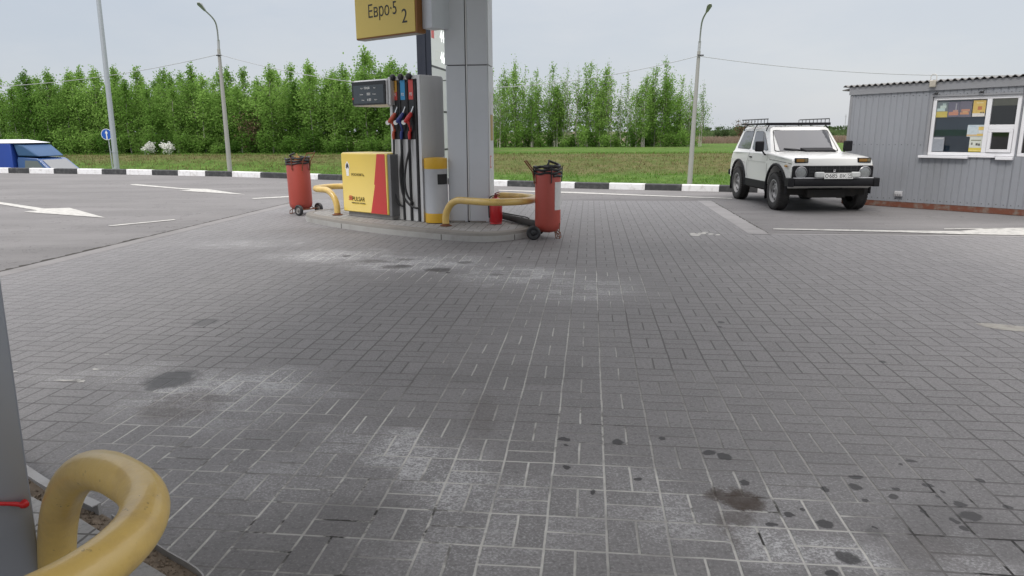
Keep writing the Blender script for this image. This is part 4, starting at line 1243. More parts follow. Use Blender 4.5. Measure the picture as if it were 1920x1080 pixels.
# wall lamp, vent, hooks
lm = thing('wall_lamp', 'small lamp block with wire loop on the kiosk fascia', 'lamp', tuple(B1 + BD * 1.0 + Vector((0, 0, 2.20))), BA)
mb = MB(); mb.box((-.05, -.10, -.01), (.05, -.032, .11)); mb.build('lamp_body', mat('beige_lamp_body', (.40, .37, .31), .6, 0, .3, 9), lm, bevel=.012)
mb = MB(); mb.tube([(-.048, -.055, .09), (-.05, -.055, .17)] + [(-.05 * math.cos(a), -.055, .17 + .05 * math.sin(a)) for a in (R(30), R(60), R(90), R(120), R(150))] + [(.05, -.055, .17), (.048, -.055, .09)], .0075, 8); mb.build('wire_loop', mat('pale_wire', (.5, .48, .44), .5), lm)
vn = thing('socket_box', 'small pale electrical box low on the kiosk wall', 'socket box', tuple(B1 + BD * .612 + Vector((0, 0, .205))), BA)
mb = MB(); mb.box((-.068, -.05, 0), (.068, -.001, .098)); mb.build('box', mat('pale_grey_box', (.46, .46, .47), .5), vn, bevel=.008)
mb = MB()
for k in (-1, 0, 1): mb.box((k * .042 - .015, -.062, .012), (k * .042 + .015, -.051, .055))
mb.build('socket_flap', mat('mid_grey_flap', (.26, .26, .27), .5), vn, bevel=.003)
for lx_, lb in ((1.062, 'small dark metal hook above the corner of the wide window'), (1.78, 'small dark metal hook above the middle of the wide window')):
    mb = MB(); mb.tube([(lx_ - .035, -.010, 2.075), (lx_ - .03, -.055, 2.072), (lx_ + .02, -.065, 2.075), (lx_ + .035, -.04, 2.105)], .0095, 8)
    mb.box((lx_ - .03, -.03, 2.07), (lx_ + .02, -.004, 2.092))
    o = mb.build('wall_hook', M_DARK, None); o.location = (B1.x, B1.y, 0); o.rotation_euler = (0, 0, BA); tag(o, lb, 'hook')

# ------------------------------------------------------------------ white off-road car
M_BODY = mat('white_car_paint', (.74, .74, .715), .28, 0, .05, 1.2, (.40, .38, .34), 0, coat=.5)
M_TRIM = mat('black_car_trim', (.010, .010, .012), .55, 0, .25, 6, (.035, .034, .033), spec=.22)
M_GAP = mat('panel_gap', (.035, .034, .033), .7)
M_UNDER = mat('dark_underbody', (.012, .011, .010), .9, 0, .5, 5, (.04, .032, .025))
M_TYRE = mat('dusty_tyre', (.022, .021, .021), .75, 0, .45, 7, (.07, .066, .06), .3, 70)
M_RIM = mat('pale_steel_wheel', (.40, .40, .40), .45, .3, .5, 9, (.20, .18, .15))
mcg, tcg, bcg = new_mat('car_glass')
bcg.inputs['Base Color'].default_value = (.105, .108, .118, 1); bcg.inputs['Roughness'].default_value = .035
bcg.inputs['IOR'].default_value = 1.6; bcg.inputs['Specular IOR Level'].default_value = .75
M_CGL = mcg
M_CGL2 = mat('pale_car_glass', (.26, .28, .29), .05, 0, .05, 3, spec=.8)
CX, CY = 5.705, 13.298
car = thing('parked_car', 'white three-door off-road car with black roof rack parked by the kiosk', 'car', (CX, CY, 0), R(-90))
# lower body: side outline with wheel arches, swept across the width with tumblehome
HB = .785
out = [(.575, .46), (.585, .74), (.575, .885), (.555, .945), (.50, .970), (.0, 1.005), (-.35, 1.025), (-.60, 1.040), (-1.6, 1.035), (-2.6, 1.025), (-2.93, 1.005), (-2.985, .93), (-3.0, .70), (-2.97, .44)]
out += [(-2.66, .42)] + [(-2.2 + .46 * math.cos(a), .36 + .455 * math.sin(a)) for a in [R(180 - 15 * k) for k in range(1, 12)]] + [(-1.74, .36)]
out += [(-.47, .36)] + [(.0 + .455 * math.cos(a), .36 + .455 * math.sin(a)) for a in [R(180 - 15 * k) for k in range(1, 12)]] + [(.455, .42)]
def half_w(x, z):
    w_ = HB
    if z > .80: w_ -= (z - .80) * .22
    if z < .55: w_ -= (.55 - z) * .06
    if x > 0: w_ -= .055 * (x / .58) ** 2
    if x < -2.4: w_ -= .06 * ((-2.4 - x) / .6) ** 2
    return w_
mb = MB()
n = len(out)
rows = [-1.0, -.93, -.5, 0, .5, .93, 1.0]
vs = []
for k in rows:
    for x, z in out:
        crown = 0
        if z > .90: crown = .022 * (1 - k * k)
        xx = x + (.022 * (1 - k * k) if x > .5 else 0)
        zz = z + crown - (.020 if abs(k) == 1.0 and z > .90 else 0)
        vs.append((xx, half_w(x, z) * k, zz))
fs = []
for r_ in range(len(rows) - 1):
    for i in range(n):
        fs.append((r_ * n + i, r_ * n + (i + 1) % n, (r_ + 1) * n + (i + 1) % n, (r_ + 1) * n + i))
fs += [tuple(range(n)), tuple(range((len(rows) - 1) * n, len(rows) * n))[::-1]]
mb.add(vs, fs)
body = mb.build('body', M_BODY, car, bevel=.014, seg=2, ang=32)
# dark wheel housings, floor, axles
mb = MB()
mb.box((-2.62, -.70, .30), (.40, .70, .52)); mb.box((-.42, -.60, .50), (.42, .60, .78)); mb.box((-2.6, -.60, .50), (-1.8, .60, .78))
mb.tube([(0, -.62, .34), (0, .62, .34)], .045, 8); mb.tube([(-2.2, -.62, .34), (-2.2, .62, .34)], .045, 8)
mb.lathe([(0, -.12), (.10, -.08), (.13, 0), (.10, .08), (0, .12)], 14, 0, Matrix.Translation((-2.2, 0, .34)) @ Matrix.Rotation(R(90), 4, 'X'))
mb.box((.30, -.38, .26), (.52, .30, .40)); mb.box((.1, .28, .28), (.45, .52, .44)); mb.tube([(.15, -.55, .30), (.35, .1, .27), (.1, .55, .32)], .02, 6)
mb.tube([(-.2, .2, .30), (-2.9, .35, .34)], .03, 8)
mb.build('underbody', M_UNDER, car, smooth=False)
# sill covers and arch lips
for s in (-1, 1):
    mb = MB(); mb.prism([(-1.77, .34), (-.43, .34), (-.445, .43), (-.50, .485), (-1.70, .485), (-1.755, .43)], s * .765, s * .800, 'y'); mb.build('sill_cover', M_TRIM, car, bevel=.008)
    for ax, rx, rz_ in ((0, .475, .475), (-2.2, .48, .475)):
        p = [(ax + rx * math.cos(a), s * (half_w(ax + rx * math.cos(a), .6) + .004), .36 + rz_ * math.sin(a)) for a in [R(-4 + 12 * k) for k in range(17)]]
        mb = MB(); mb.tube(p, .026, 8); mb.build('wheel_arch_lip', M_TRIM, car)
# greenhouse
B_ = [(-.575, .690), (-2.93, .665)]
T_ = [(-1.03, .575), (-2.70, .555)]
ZB, ZT = 1.022, 1.475
def ghp(face, u, v):
    """point on a face of the cabin: u along, v up"""
    fb, ft = (B_[0], T_[0]), None
    if face in ('right', 'left'):
        s = -1 if face == 'right' else 1
        x = (B_[0][0] + (B_[1][0] - B_[0][0]) * u) * (1 - v) + (T_[0][0] + (T_[1][0] - T_[0][0]) * u) * v
        y = (B_[0][1] + (B_[1][1] - B_[0][1]) * u) * (1 - v) + (T_[0][1] + (T_[1][1] - T_[0][1]) * u) * v
        return Vector((x, s * y, ZB + (ZT - ZB) * v))
    k = 0 if face == 'front' else 1
    x = B_[k][0] * (1 - v) + T_[k][0] * v
    y = B_[k][1] * (1 - v) + T_[k][1] * v
    yy = y * (2 * u - 1)
    bow = (.05 if k == 0 else -.03) * (1 - (2 * u - 1) ** 2)
    return Vector((x + bow, yy, ZB + (ZT - ZB) * v))
mb = MB()
m_ = 9
ringb = [ghp('front', i / (m_ - 1), 0) for i in range(m_)] + [ghp('back', 1 - i / (m_ - 1), 0) for i in range(m_)]
ringt = [ghp('front', i / (m_ - 1), 1) for i in range(m_)] + [ghp('back', 1 - i / (m_ - 1), 1) for i in range(m_)]
cxm = -1.85
r2 = [Vector((cxm + (p.x - cxm) * .965, p.y * .93, ZT + .035)) for p in ringt]
r3 = [Vector((cxm + (p.x - cxm) * .86, p.y * .72, ZT + .060)) for p in ringt]
N = len(ringb)
rb0 = [Vector((cxm + (p.x - cxm) * 1.012, p.y * 1.045, .985)) for p in ringb]
mb.add(rb0 + ringb + ringt + r2 + r3, [(r_ * N + i, r_ * N + (i + 1) % N, (r_ + 1) * N + (i + 1) % N, (r_ + 1) * N + i) for r_ in range(4) for i in range(N)] + [tuple(range(4 * N, 5 * N))])
cabin = mb.build('cabin', M_BODY, car, bevel=.012, ang=30)
def off(face, p, d):
    if face == 'front': nrm = Vector((.72, 0, .69))
    elif face == 'back': nrm = Vector((-.9, 0, .42))
    else: nrm = Vector((0, -1 if face == 'right' else 1, .24)).normalized()
    return p + nrm * d
def rounded(us, r=.08):
    """round the corners of a u,v polygon"""
    o_ = []
    k = len(us)
    for i in range(k):
        a, b2, c2 = Vector(us[i - 1]), Vector(us[i]), Vector(us[(i + 1) % k])
        f1 = min(.4, r / max(1e-6, (a - b2).length)); f2 = min(.4, r / max(1e-6, (c2 - b2).length))
        p, q = b2.lerp(a, f1), b2.lerp(c2, f2)
        o_ += [p, (p + 2 * b2 + q) / 4, q]
    return o_
def pane(face, us, gmat, name='window', rub=.018):
    us = rounded(us, .05)
    c2 = sum((Vector(p) for p in us), Vector((0, 0))) / len(us)
    def ext(d):
        o_ = []
        for p in us:
            q = Vector(p) - c2
            ll = .45 if face in ('front', 'back') else .45
            o_.append(c2 + Vector((q.x * (1 + d * (.9 if face in ('front', 'back') else .55) / max(.08, abs(q.x)) * .5) if abs(q.x) > .02 else q.x, q.y * (1 + d / max(.1, abs(q.y)) * 1.1) if abs(q.y) > .02 else q.y)))
        return o_
    def inner(us_, dd):
        # subdivide horizontally by fanning: use strips so that bowed glass stays on the surface
        return [off(face, ghp(face, *p), dd) for p in us_]
    mb = MB()
    o_ = ext(rub)
    P_o, P_i = inner(o_, .004), inner(us, .009)
    k = len(us)
    mb.add(P_o + P_i, [(i, (i + 1) % k, k + (i + 1) % k, k + i) for i in range(k)])
    if face in ('front', 'back'):
        vs_ = []
    wo = mb.build(name, M_TRIM, cabin, smooth=False)
    mb = MB()
    if face in ('front', 'back'):
        u0, u1 = min(p[0] for p in us), max(p[0] for p in us)
        v0, v1 = min(p[1] for p in us), max(p[1] for p in us)
        g = 12
        def lim(u):  # vertical extent at u within the polygon
            vals = []
            for i in range(k):
                a, b2 = us[i], us[(i + 1) % k]
                if (a[0] - u) * (b2[0] - u) <= 0 and abs(a[0] - b2[0]) > 1e-6:
                    vals.append(a[1] + (b2[1] - a[1]) * (u - a[0]) / (b2[0] - a[0]))
            return min(vals), max(vals)
        vs_ = []
        for i in range(g + 1):
            u = u0 + (u1 - u0) * (i / g); u = min(max(u, u0 + 1e-4), u1 - 1e-4)
            a, b2 = lim(u)
            vs_ += [off(face, ghp(face, u, a), .008), off(face, ghp(face, u, b2), .008)]
        mb.add(vs_, [(2 * i, 2 * i + 2, 2 * i + 3, 2 * i + 1) for i in range(g)])
    else:
        mb.poly(inner(us, .008))
    mb.build('pane', gmat, wo, smooth=True)
    return wo
pane('front', [(.055, .07), (.945, .07), (.955, .93), (.045, .93)], M_CGL, 'windscreen')
for f_ in ('right', 'left'):
    pane(f_, [(.195, .10), (.485, .10), (.475, .90), (.20, .90)], M_CGL, 'door_window', .012)
    pane(f_, [(.060, .10), (.178, .10), (.172, .88)], M_CGL, 'quarter_window', .010)
    pane(f_, [(.550, .10), (.930, .12), (.905, .90), (.545, .90)], M_CGL, 'side_window', .014)
pane('back', [(.08, .08), (.92, .08), (.92, .92), (.08, .92)], M_CGL, 'rear_window')
# reflection-pale sheet: sunstrip / cloth behind one side of the screen is left to the glass itself
# doors (cut lines), handle, painted crease shade, fuel flap
for s in (-1, 1):
    mb = MB()
    def yline(pts, w_=.011):
        for (x0, z0), (x1, z1) in zip(pts, pts[1:]):
            a = Vector((x0, s * (half_w(x0, z0) + .0025), z0)); b2 = Vector((x1, s * (half_w(x1, z1) + .0025), z1))
            d = (b2 - a).normalized(); nn = Vector((-d.z, 0, d.x)) * w_ * .5
            mb.add([a - nn, b2 - nn, b2 + nn, a + nn], [(0, 1, 2, 3)])
    yline([(-.60, 1.02), (-.56, .90), (-.50, .70), (-.475, .50)]); yline([(-1.66, 1.02), (-1.69, .80), (-1.67, .60), (-1.60, .50)])
    mb.build('door_gap', M_GAP, body, smooth=False)
    mb = MB(); yline([(-2.95, .835), (-1.0, .845), (.40, .845)], .010); mb.build('side_crease_shade', mat('crease_shade_grey', (.50, .50, .48), .4), body, smooth=False)  # flat strip: the crease's shade is put into its greyer colour
    mb = MB(); yline([(-.50, .945), (-.42, .905), (.0, .895), (.555, .865)], .009); mb.build('bonnet_gap', M_GAP, body, smooth=False)
    mb = MB(); mb.box((-1.62, s * .752 - .012, .905), (-1.50, s * .752 + .022, .93)); mb.build('door_handle', M_TRIM, car, bevel=.006)
    mb = MB(); mb.box((.36, s * .765 - .012, .805), (.46, s * .765 + .012, .835)); mb.build('side_repeater', mat('amber_lens', (.40, .20, .04), .3), car, bevel=.004)
mb = MB()
yy = -(half_w(-1.9, .72) + .003)
for a, b2 in (((-1.98, .64), (-1.82, .64)), ((-1.82, .64), (-1.82, .80)), ((-1.82, .80), (-1.98, .80)), ((-1.98, .80), (-1.98, .64))):
    a, b2 = Vector((a[0], yy, a[1])), Vector((b2[0], yy, b2[1])); d = (b2 - a).normalized(); nn = Vector((-d.z, 0, d.x)) * .003
    mb.add([a - nn, b2 - nn, b2 + nn, a + nn], [(0, 1, 2, 3)])
mb.build('fuel_flap', M_GAP, body, smooth=False)
FZ = .042
# face of the car
XF = .612
def front_x(y): return .600 + .022 * (1 - (y / .74) ** 2)
mb = MB(Matrix.Translation((0, 0, FZ))); mb.prism([(y, z) for y, z in ((-.715, .58), (-.68, .552), (.68, .552), (.715, .58), (.715, .765), (.69, .790), (-.69, .790), (-.715, .765))], .55, .622, 'x'); gr = mb.build('grille', M_TRIM, car, bevel=.008)
mb = MB(Matrix.Translation((0, 0, FZ)))
for k in range(8):
    z = .585 + .026 * k
    mb.box((.610, -.42, z), (.634, .42, z + .010))
for k in range(9):
    y = -.42 + .105 * k
    mb.box((.612, y - .004, .58), (.630, y + .004, .785))
mb.build('grille_bars', mat('dark_grille_bar', (.035, .035, .037), .5), gr, smooth=False)
mb = MB(Matrix.Translation((0, 0, FZ)))
mb.prism([(y * .052 + .02, .690 + z * .056) for y, z in [(math.sin(a) * (.8 if math.cos(a) < 0 else .75), math.cos(a)) for a in [k * math.pi / 9 for k in range(18)]]], .634, .642, 'x', 0)
mb.tube([(.645, .00, .66), (.645, .00, .715), (.645, .035, .715), (.645, .035, .69), (.645, .00, .688)], .005, 6, 1)
mb.build('emblem', [M_TRIM, M_CHROME], gr)
M_LAMP = mat('headlamp_glass', (.20, .21, .21), .10, .1, .35, 30, (.38, .38, .38), .3, 90, spec=.7)
M_REFL = mat('dull_lamp_rim', (.30, .30, .31), .35, .6, .2, 9)
for s in (-1, 1):
    T2 = Matrix.Translation((.618, s * .565, .672)) @ Matrix.Rotation(R(90), 4, 'Y')
    mb = MB(Matrix.Translation((0, 0, FZ))); mb.lathe([(.104, -.01), (.108, .012), (.096, .022), (.094, .004), (.0, .002)], 28, 0, T2, [0, 0, 0, 0]); hl = mb.build('headlight', M_REFL, car)
    mb = MB(Matrix.Translation((0, 0, FZ))); mb.lathe([(.094, .006), (.070, .014), (.035, .019), (0, .020)], 28, 0, T2); mb.build('lens', M_LAMP, hl)
    mb = MB(Matrix.Translation((0, 0, FZ))); mb.box((.540, s * .555 - .118, .838), (.598, s * .555 + .118, .925)); ti = mb.build('turn_signal', M_TRIM, car, bevel=.012)
    mb = MB(Matrix.Translation((0, 0, FZ))); mb.box((.590, s * .555 - .098, .856), (.608, s * .555 + .040, .908), 0 ); mb.box((.590, s * .555 + .044, .856), (.606, s * .555 + .098, .908), 1); mb.build('lens', [mat('dull_amber_lens', (.24, .12, .022), .25), mat('dull_clear_lens', (.16, .13, .07), .25)], ti, bevel=.004)
    mb = MB(Matrix.Translation((0, 0, FZ))); mb.box((.675, -.245 - .105 if s < 0 else .345 - .06, .585), (.735, -.245 + .06 if s < 0 else .345 + .10, .685)); mb.build('fog_lamp', mat('pale_lamp_cover', (.50, .51, .50), .3, 0, .2, 12), car, bevel=.022, seg=3)
mb = MB(Matrix.Translation((0, 0, FZ))); mb.prism([(.60, .435), (.685, .43), (.700, .46), (.700, .545), (.685, .570), (.60, .570)], -.70, .70, 'y'); bp = mb.build('front_bumper', M_TRIM, car, bevel=.010)
mb = MB(Matrix.Translation((0, 0, FZ))); mb.box((.615, -.70, .571), (.690, .70, .583)); mb.build('bumper_top_strip', M_ALU2, bp, bevel=.003)
for s in (-1, 1):
    mb = MB(Matrix.Translation((0, 0, FZ))); mb.box((.52, s * .755 - .053, .425), (.708, s * .755 + .053, .578)); mb.build('bumper_end', M_TRIM, bp, bevel=.012)
mb = MB(Matrix.Translation((0, 0, FZ))); mb.prism([(-3.0, .435), (-3.07, .44), (-3.07, .55), (-3.0, .56)], -.74, .74, 'y'); mb.build('rear_bumper', M_TRIM, car, bevel=.01)
# number plate
px0, px1, pz0, pz1 = -.195, .325, .560, .675
mb = MB(Matrix.Translation((0, 0, FZ)))
mb.box((.712, px0, pz0), (.722, px1, pz1), 1); mb.box((.7225, px0 + .006, pz0 + .006), (.724, px1 - .006, pz1 - .006), 0)
mb.box((.7242, .205, pz0 + .008), (.7248, .209, pz1 - .008), 1)
PM = lambda y, z: Matrix.Translation((.7245, y, z + FZ)) @ Matrix.Rotation(R(90), 4, 'Z') @ Matrix.Rotation(R(90), 4, 'X')
js = [(mb, None)] + [(text_mb(s_, h_, PM(y, z), .0006, 'LEFT', .95), 1) for s_, h_, y, z in (('о', .118, -.178, .584), ('685', .105, -.105, .584), ('вк', .112, .075, .584), ('58', .078, .222, .606))]
mb = MB(Matrix.Translation((0, 0, FZ))); mb.box((.7242, .222, .578), (.7248, .300, .590), 1)
join(*js, (mb, None)).build('number_plate', [M_WHT, M_BLK], car, smooth=False)
# bonnet scoop, wipers, mirrors
mb = MB(); mb.add([(-.36, -.10, 1.075), (-.36, .46, 1.075), (-.56, .46, 1.12), (-.56, -.14, 1.12), (-.345, -.10, 1.020), (-.345, .46, 1.020), (-.58, .46, 1.03), (-.58, -.14, 1.03)], [(0, 1, 2, 3), (4, 5, 1, 0), (5, 6, 2, 1), (7, 4, 0, 3), (6, 7, 3, 2)]); mb.build('bonnet_deflector', M_TRIM, car, bevel=.006)
for y0, y1 in ((-.46, -.02), (.06, .50)):
    a = off('front', ghp('front', .5 + y1 / 1.4, .04), .02); b2 = off('front', ghp('front', .5 + (y0) / 1.4, .15), .022); c2 = off('front', ghp('front', .5 + (y0 + .02) / 1.4 - .02, .09), .02)
    mb = MB(); mb.tube([a, (a + b2) / 2 + Vector((.012, 0, .012)), b2], .009, 6); mb.tube([a + Vector((0, -.05, .0)), (b2 + c2) / 2 + Vector((0, .02, 0))], .007, 6); mb.build('wiper', M_TRIM, car)
for s in (-1, 1):
    mb = MB(); mb.box((-.78, s * .86 - .085, 1.045), (-.715, s * .86 + .085, 1.245)); mi_ = mb.build('wing_mirror', M_TRIM, car, bevel=.025, seg=3)
    mb = MB(); mb.tube([(-.74, s * .70, .985), (-.74, s * .755, .99), (-.745, s * .80, 1.06)], .016, 8); mb.build('stalk', M_TRIM, mi_)
# wheels
for ax in (0.0, -2.2):
    for s in (-1, 1):
        T2 = Matrix.Translation((ax, s * .715, .343)) @ Matrix.Rotation(R(90 * -s), 4, 'X')
        mb = MB()
        mb.lathe([(.205, -.085), (.23, -.098), (.30, -.104), (.325, -.094), (.341, -.072), (.344, 0), (.341, .072), (.325, .094), (.30, .104), (.23, .098), (.205, .085)], 44, 0, T2, None, False)
        # tread blocks on the shoulder
        for k in range(44):
            a = 2 * math.pi * k / 44
            for q in (-1, 1):
                Tk = T2 @ Matrix.Rotation(a, 4, 'Z') @ Matrix.Translation((.334, 0, q * .070))
                mb.add([Tk @ Vector(v) for v in ((-.008, -.012, -.03), (.014, -.012, -.022), (.014, .012, -.022), (-.008, .012, -.03), (-.008, -.012, .03), (.014, -.012, .022), (.014, .012, .022), (-.008, .012, .03))], [(0, 1, 2, 3), (4, 5, 6, 7), (0, 1, 5, 4), (1, 2, 6, 5), (2, 3, 7, 6)])
        wl = bpy.data.objects.new('wheel', None); COL.objects.link(wl); wl.parent = car
        mb.build('tyre', M_TYRE, wl, fix=False)
        mb = MB(); mb.lathe([(.208, .086), (.214, .094), (.200, .096), (.192, .040), (.180, .020), (.150, .050), (.115, .060), (.100, .036), (.060, .032), (.052, .075), (.0, .080)], 36, 0, T2, None, False); rm = mb.build('rim', M_RIM, wl)
        mb = MB()
        for k in range(8):
            Tk = T2 @ Matrix.Rotation(2 * math.pi * k / 8, 4, 'Z') @ Matrix.Translation((.158, 0, .050))
            mb.add([Tk @ Vector((.021 * math.cos(a), .036 * math.sin(a), .008)) for a in [q * math.pi / 5 for q in range(10)]], [tuple(range(10))])
        mb.lathe([(0, .083), (.03, .0835), (.032, .078)], 14, 0, T2)
        mb.build('vent_hole', M_UNDER, rm, smooth=False)
# mud flaps
for s in (-1, 1):
    mb = MB(); mb.box((-.475, s * .70 - .10, .16), (-.462, s * .70 + .09, .40)); mb.build('mud_flap', M_TRIM, car)
    mb = MB(); mb.box((-2.70, s * .70 - .10, .18), (-2.687, s * .70 + .08, .44)); mb.build('mud_flap', M_TRIM, car)
# roof rack
RX0, RX1, RY, RZ = -1.10, -2.62, .63, 1.585
mb = MB()
for z in (RZ, RZ + .085):
    mb.tube([(RX0, -RY * .96, z), (RX1, -RY, z)], .011, 8); mb.tube([(RX0, RY * .96, z), (RX1, RY, z)], .011, 8)
for k in range(9):
    x = RX0 + (RX1 - RX0) * k / 8
    for s in (-1, 1): mb.tube([(x, s * RY * .97, RZ), (x, s * RY * .97, RZ + .085)], .007, 6)
rack = mb.build('roof_rack', mat('dark_grey_rack_paint', (.075, .075, .078), .5, .2, .3, 8, (.16, .15, .14)), car)
mb = MB()
for k in range(13):
    x = RX0 + (RX1 - RX0) * k / 12
    mb.box((x - .018, -RY, RZ - .012), (x + .018, RY, RZ + .004))
for k in range(5):
    y = -RY + 2 * RY * k / 4
    mb.box((RX1, y - .012, RZ - .026), (RX0, y + .012, RZ - .0125))
mb.add([(RX0 + .02, -RY * .8, RZ - .01), (RX0 + .02, RY * .8, RZ - .01), (RX0 + .02, RY * .5, RZ - .04), (RX0 + .02, -RY * .5, RZ - .04)], [(0, 1, 2, 3)])
mb.box((RX0 - .02, -RY, RZ - .040), (RX0 + .03, RY, RZ + .012))
mb.build('slat', M_TRIM, rack, smooth=False)
mb = MB()
for x in (RX0 - .04, (RX0 + RX1) / 2, RX1 + .12):
    for s in (-1, 1):
        mb.tube([(x, s * .40, RZ - .01), (x, s * .55, RZ - .02), (x + .01, s * .60, ZT + .02), (x + .015, s * .617, ZT - .04)], .011, 8)
mb.build('rack_foot', M_TRIM, rack)
# ------------------------------------------------------------------ passing truck on the lower highway
ROADZ = -1.66
tx, tY = None, None
s_lane = 31.2
def on_road(px, s):
    d = ray(px, 300)
    k = d.x / d.y
    Y = s / (1 + .12 * k)
    return Vector((k * Y, Y, ROADZ))
tf = on_road(152, s_lane)
RAZ = math.atan2(-.12, 1)
tr_ = thing('truck', 'blue light truck with tented box passing on the lower highway', 'truck', tf, RAZ)
M_TB = mat('blue_truck_paint', (.030, .085, .24), .3, 0, .15, 2, coat=.5)
M_TC = mat('blue_tarpaulin', (.018, .060, .33), .55, 0, .25, 1.5, (.03, .05, .2), .1, 12)
# x: 0 at the nose, negative to the rear; y left
cabp = [(-.02, .55), (.0, .85), (-.05, 1.08), (-.60, 1.27), (-.74, 1.32), (-1.30, 1.80), (-1.42, 1.86), (-2.32, 1.92), (-2.36, 1.80), (-2.36, .45), (-.2, .45)]
mb = MB(Matrix.Diagonal((1.06, 1, 1.10, 1)))
rows = [-.97, -.92, 0, .92, .97]
n = len(cabp)
vs = []
for y in rows:
    for x, z in cabp:
        vs.append((x - (.14 if abs(y) > .95 and x > -.3 else (.05 if abs(y) > .9 and x > -.3 else 0)), y * (1 - max(0, z - 1.15) * .13), z))
fs = [(r_ * n + i, r_ * n + (i + 1) % n, (r_ + 1) * n + (i + 1) % n, (r_ + 1) * n + i) for r_ in range(4) for i in range(n)] + [tuple(range(n)), tuple(range(4 * n, 5 * n))[::-1]]
mb.add(vs, fs); cabo = mb.build('cab', M_TB, tr_, bevel=.03)
mb = MB(Matrix.Diagonal((1.06, 1, 1.10, 1))); mb.add([(-.76, -.80, 1.337), (-.76, .80, 1.337), (-1.28, .74, 1.783), (-1.28, -.74, 1.783)], [(0, 1, 2, 3)]); mb.v = [v + Vector((.012, 0, .012)) for v in mb.v]; mb.build('windscreen', mat('sky_lit_windscreen', (.20, .21, .22), .06, 0, .1, 2, spec=.8), cabo, smooth=False)
for s in (-1, 1):
    mb = MB(Matrix.Diagonal((1.06, 1, 1.10, 1))); mb.add([(-.92, s * .955, 1.24), (-1.40, s * .885, 1.76), (-1.98, s * .885, 1.78), (-2.02, s * .955, 1.24)], [(0, 1, 2, 3)]); mb.v = [v + Vector((0, s * .012, 0)) for v in mb.v]; dw = mb.build('door_window', mat('dim_cab_glass', (.10, .12, .12), .06, spec=.8), cabo, smooth=False)
    mb = MB(Matrix.Diagonal((1.06, 1, 1.10, 1))); mb.box((-.86, s * 1.10 - .07, 1.16), (-.74, s * 1.10 + .10, 1.34), 0); mb.box((-.745, s * 1.10 - .05, 1.18), (-.735, s * 1.10 + .08, 1.32), 1); mb.build('wing_mirror', [M_TB, M_WHT], tr_, bevel=.02)
    mb = MB(Matrix.Diagonal((1.06, 1, 1.10, 1))); mb.box((-.10, s * .70 - .20, .68), (.0, s * .70 + .20, .88)); mb.build('headlight', M_LAMP, tr_, bevel=.03)
    mb = MB(Matrix.Diagonal((1.06, 1, 1.10, 1))); mb.box((-1.62, s * .975 - .01, 1.06), (-1.45, s * .975 + .012, 1.10)); mb.build('door_handle', M_WHT, tr_)
    for wx in (-.75, -3.8):
        T2 = Matrix.Translation((wx, s * .86, .34)) @ Matrix.Rotation(R(-90 * s), 4, 'X')
        mb = MB(Matrix.Diagonal((1.06, 1, 1.10, 1))); mb.lathe([(.19, -.09), (.31, -.10), (.34, -.06), (.34, .06), (.31, .10), (.19, .09)], 28, 0, T2, None, False); wl = mb.build('wheel', M_TYRE, tr_)
        mb = MB(Matrix.Diagonal((1.06, 1, 1.10, 1))); mb.lathe([(.195, .085), (.17, .05), (.08, .06), (0, .075)], 20, 0, T2, None, False); mb.build('rim', M_RIM, wl)
mb = MB(Matrix.Diagonal((1.06, 1, 1.10, 1))); mb.box((-.10, -.94, .36), (.06, .94, .56)); mb.build('front_bumper', M_TRIM, tr_, bevel=.03)
mb = MB(Matrix.Diagonal((1.06, 1, 1.10, 1))); mb.add([(-1.36, -.80, 1.93), (-1.36, .80, 1.93), (-2.30, .90, 1.95), (-2.30, -.90, 1.95), (-1.98, -.86, 2.40), (-1.98, .86, 2.40), (-2.40, .95, 2.47), (-2.40, -.95, 2.47)], [(0, 1, 2, 3), (0, 1, 5, 4), (4, 5, 6, 7), (0, 4, 7, 3), (1, 2, 6, 5), (3, 7, 6, 2)]); mb.build('roof_fairing', mat('steel_blue_fairing', (.035, .095, .21), .6, 0, .15, 2), tr_, bevel=.06, seg=3)
mb = MB(); mb.box((-6.3, -1.05, .80), (-2.60, 1.05, 2.74)); mb.build('cargo_tent', M_TC, tr_, bevel=.04)
mb = MB(); mb.add([(-6.25, -1.07, 2.74), (-2.57, -1.07, 2.742), (-2.12, -.86, 2.742), (-2.12, .86, 2.742), (-2.57, 1.07, 2.742), (-6.25, 1.07, 2.74), (-6.1, 0, 2.90), (-2.6, 0, 2.90)], [(0, 1, 7, 6), (1, 2, 7), (2, 3, 7), (3, 4, 7), (4, 5, 6, 7), (5, 0, 6)]); mb.build('tent_roof', mat('white_tarpaulin', (.68, .69, .72), .5, 0, .15, 2), tr_, bevel=.01)
mb = MB(); mb.box((-6.15, -.45, .50), (-.6, .45, .78)); mb.box((-6.2, -1.03, .70), (-2.46, 1.03, .798)); mb.build('chassis', M_UNDER, tr_, smooth=False)

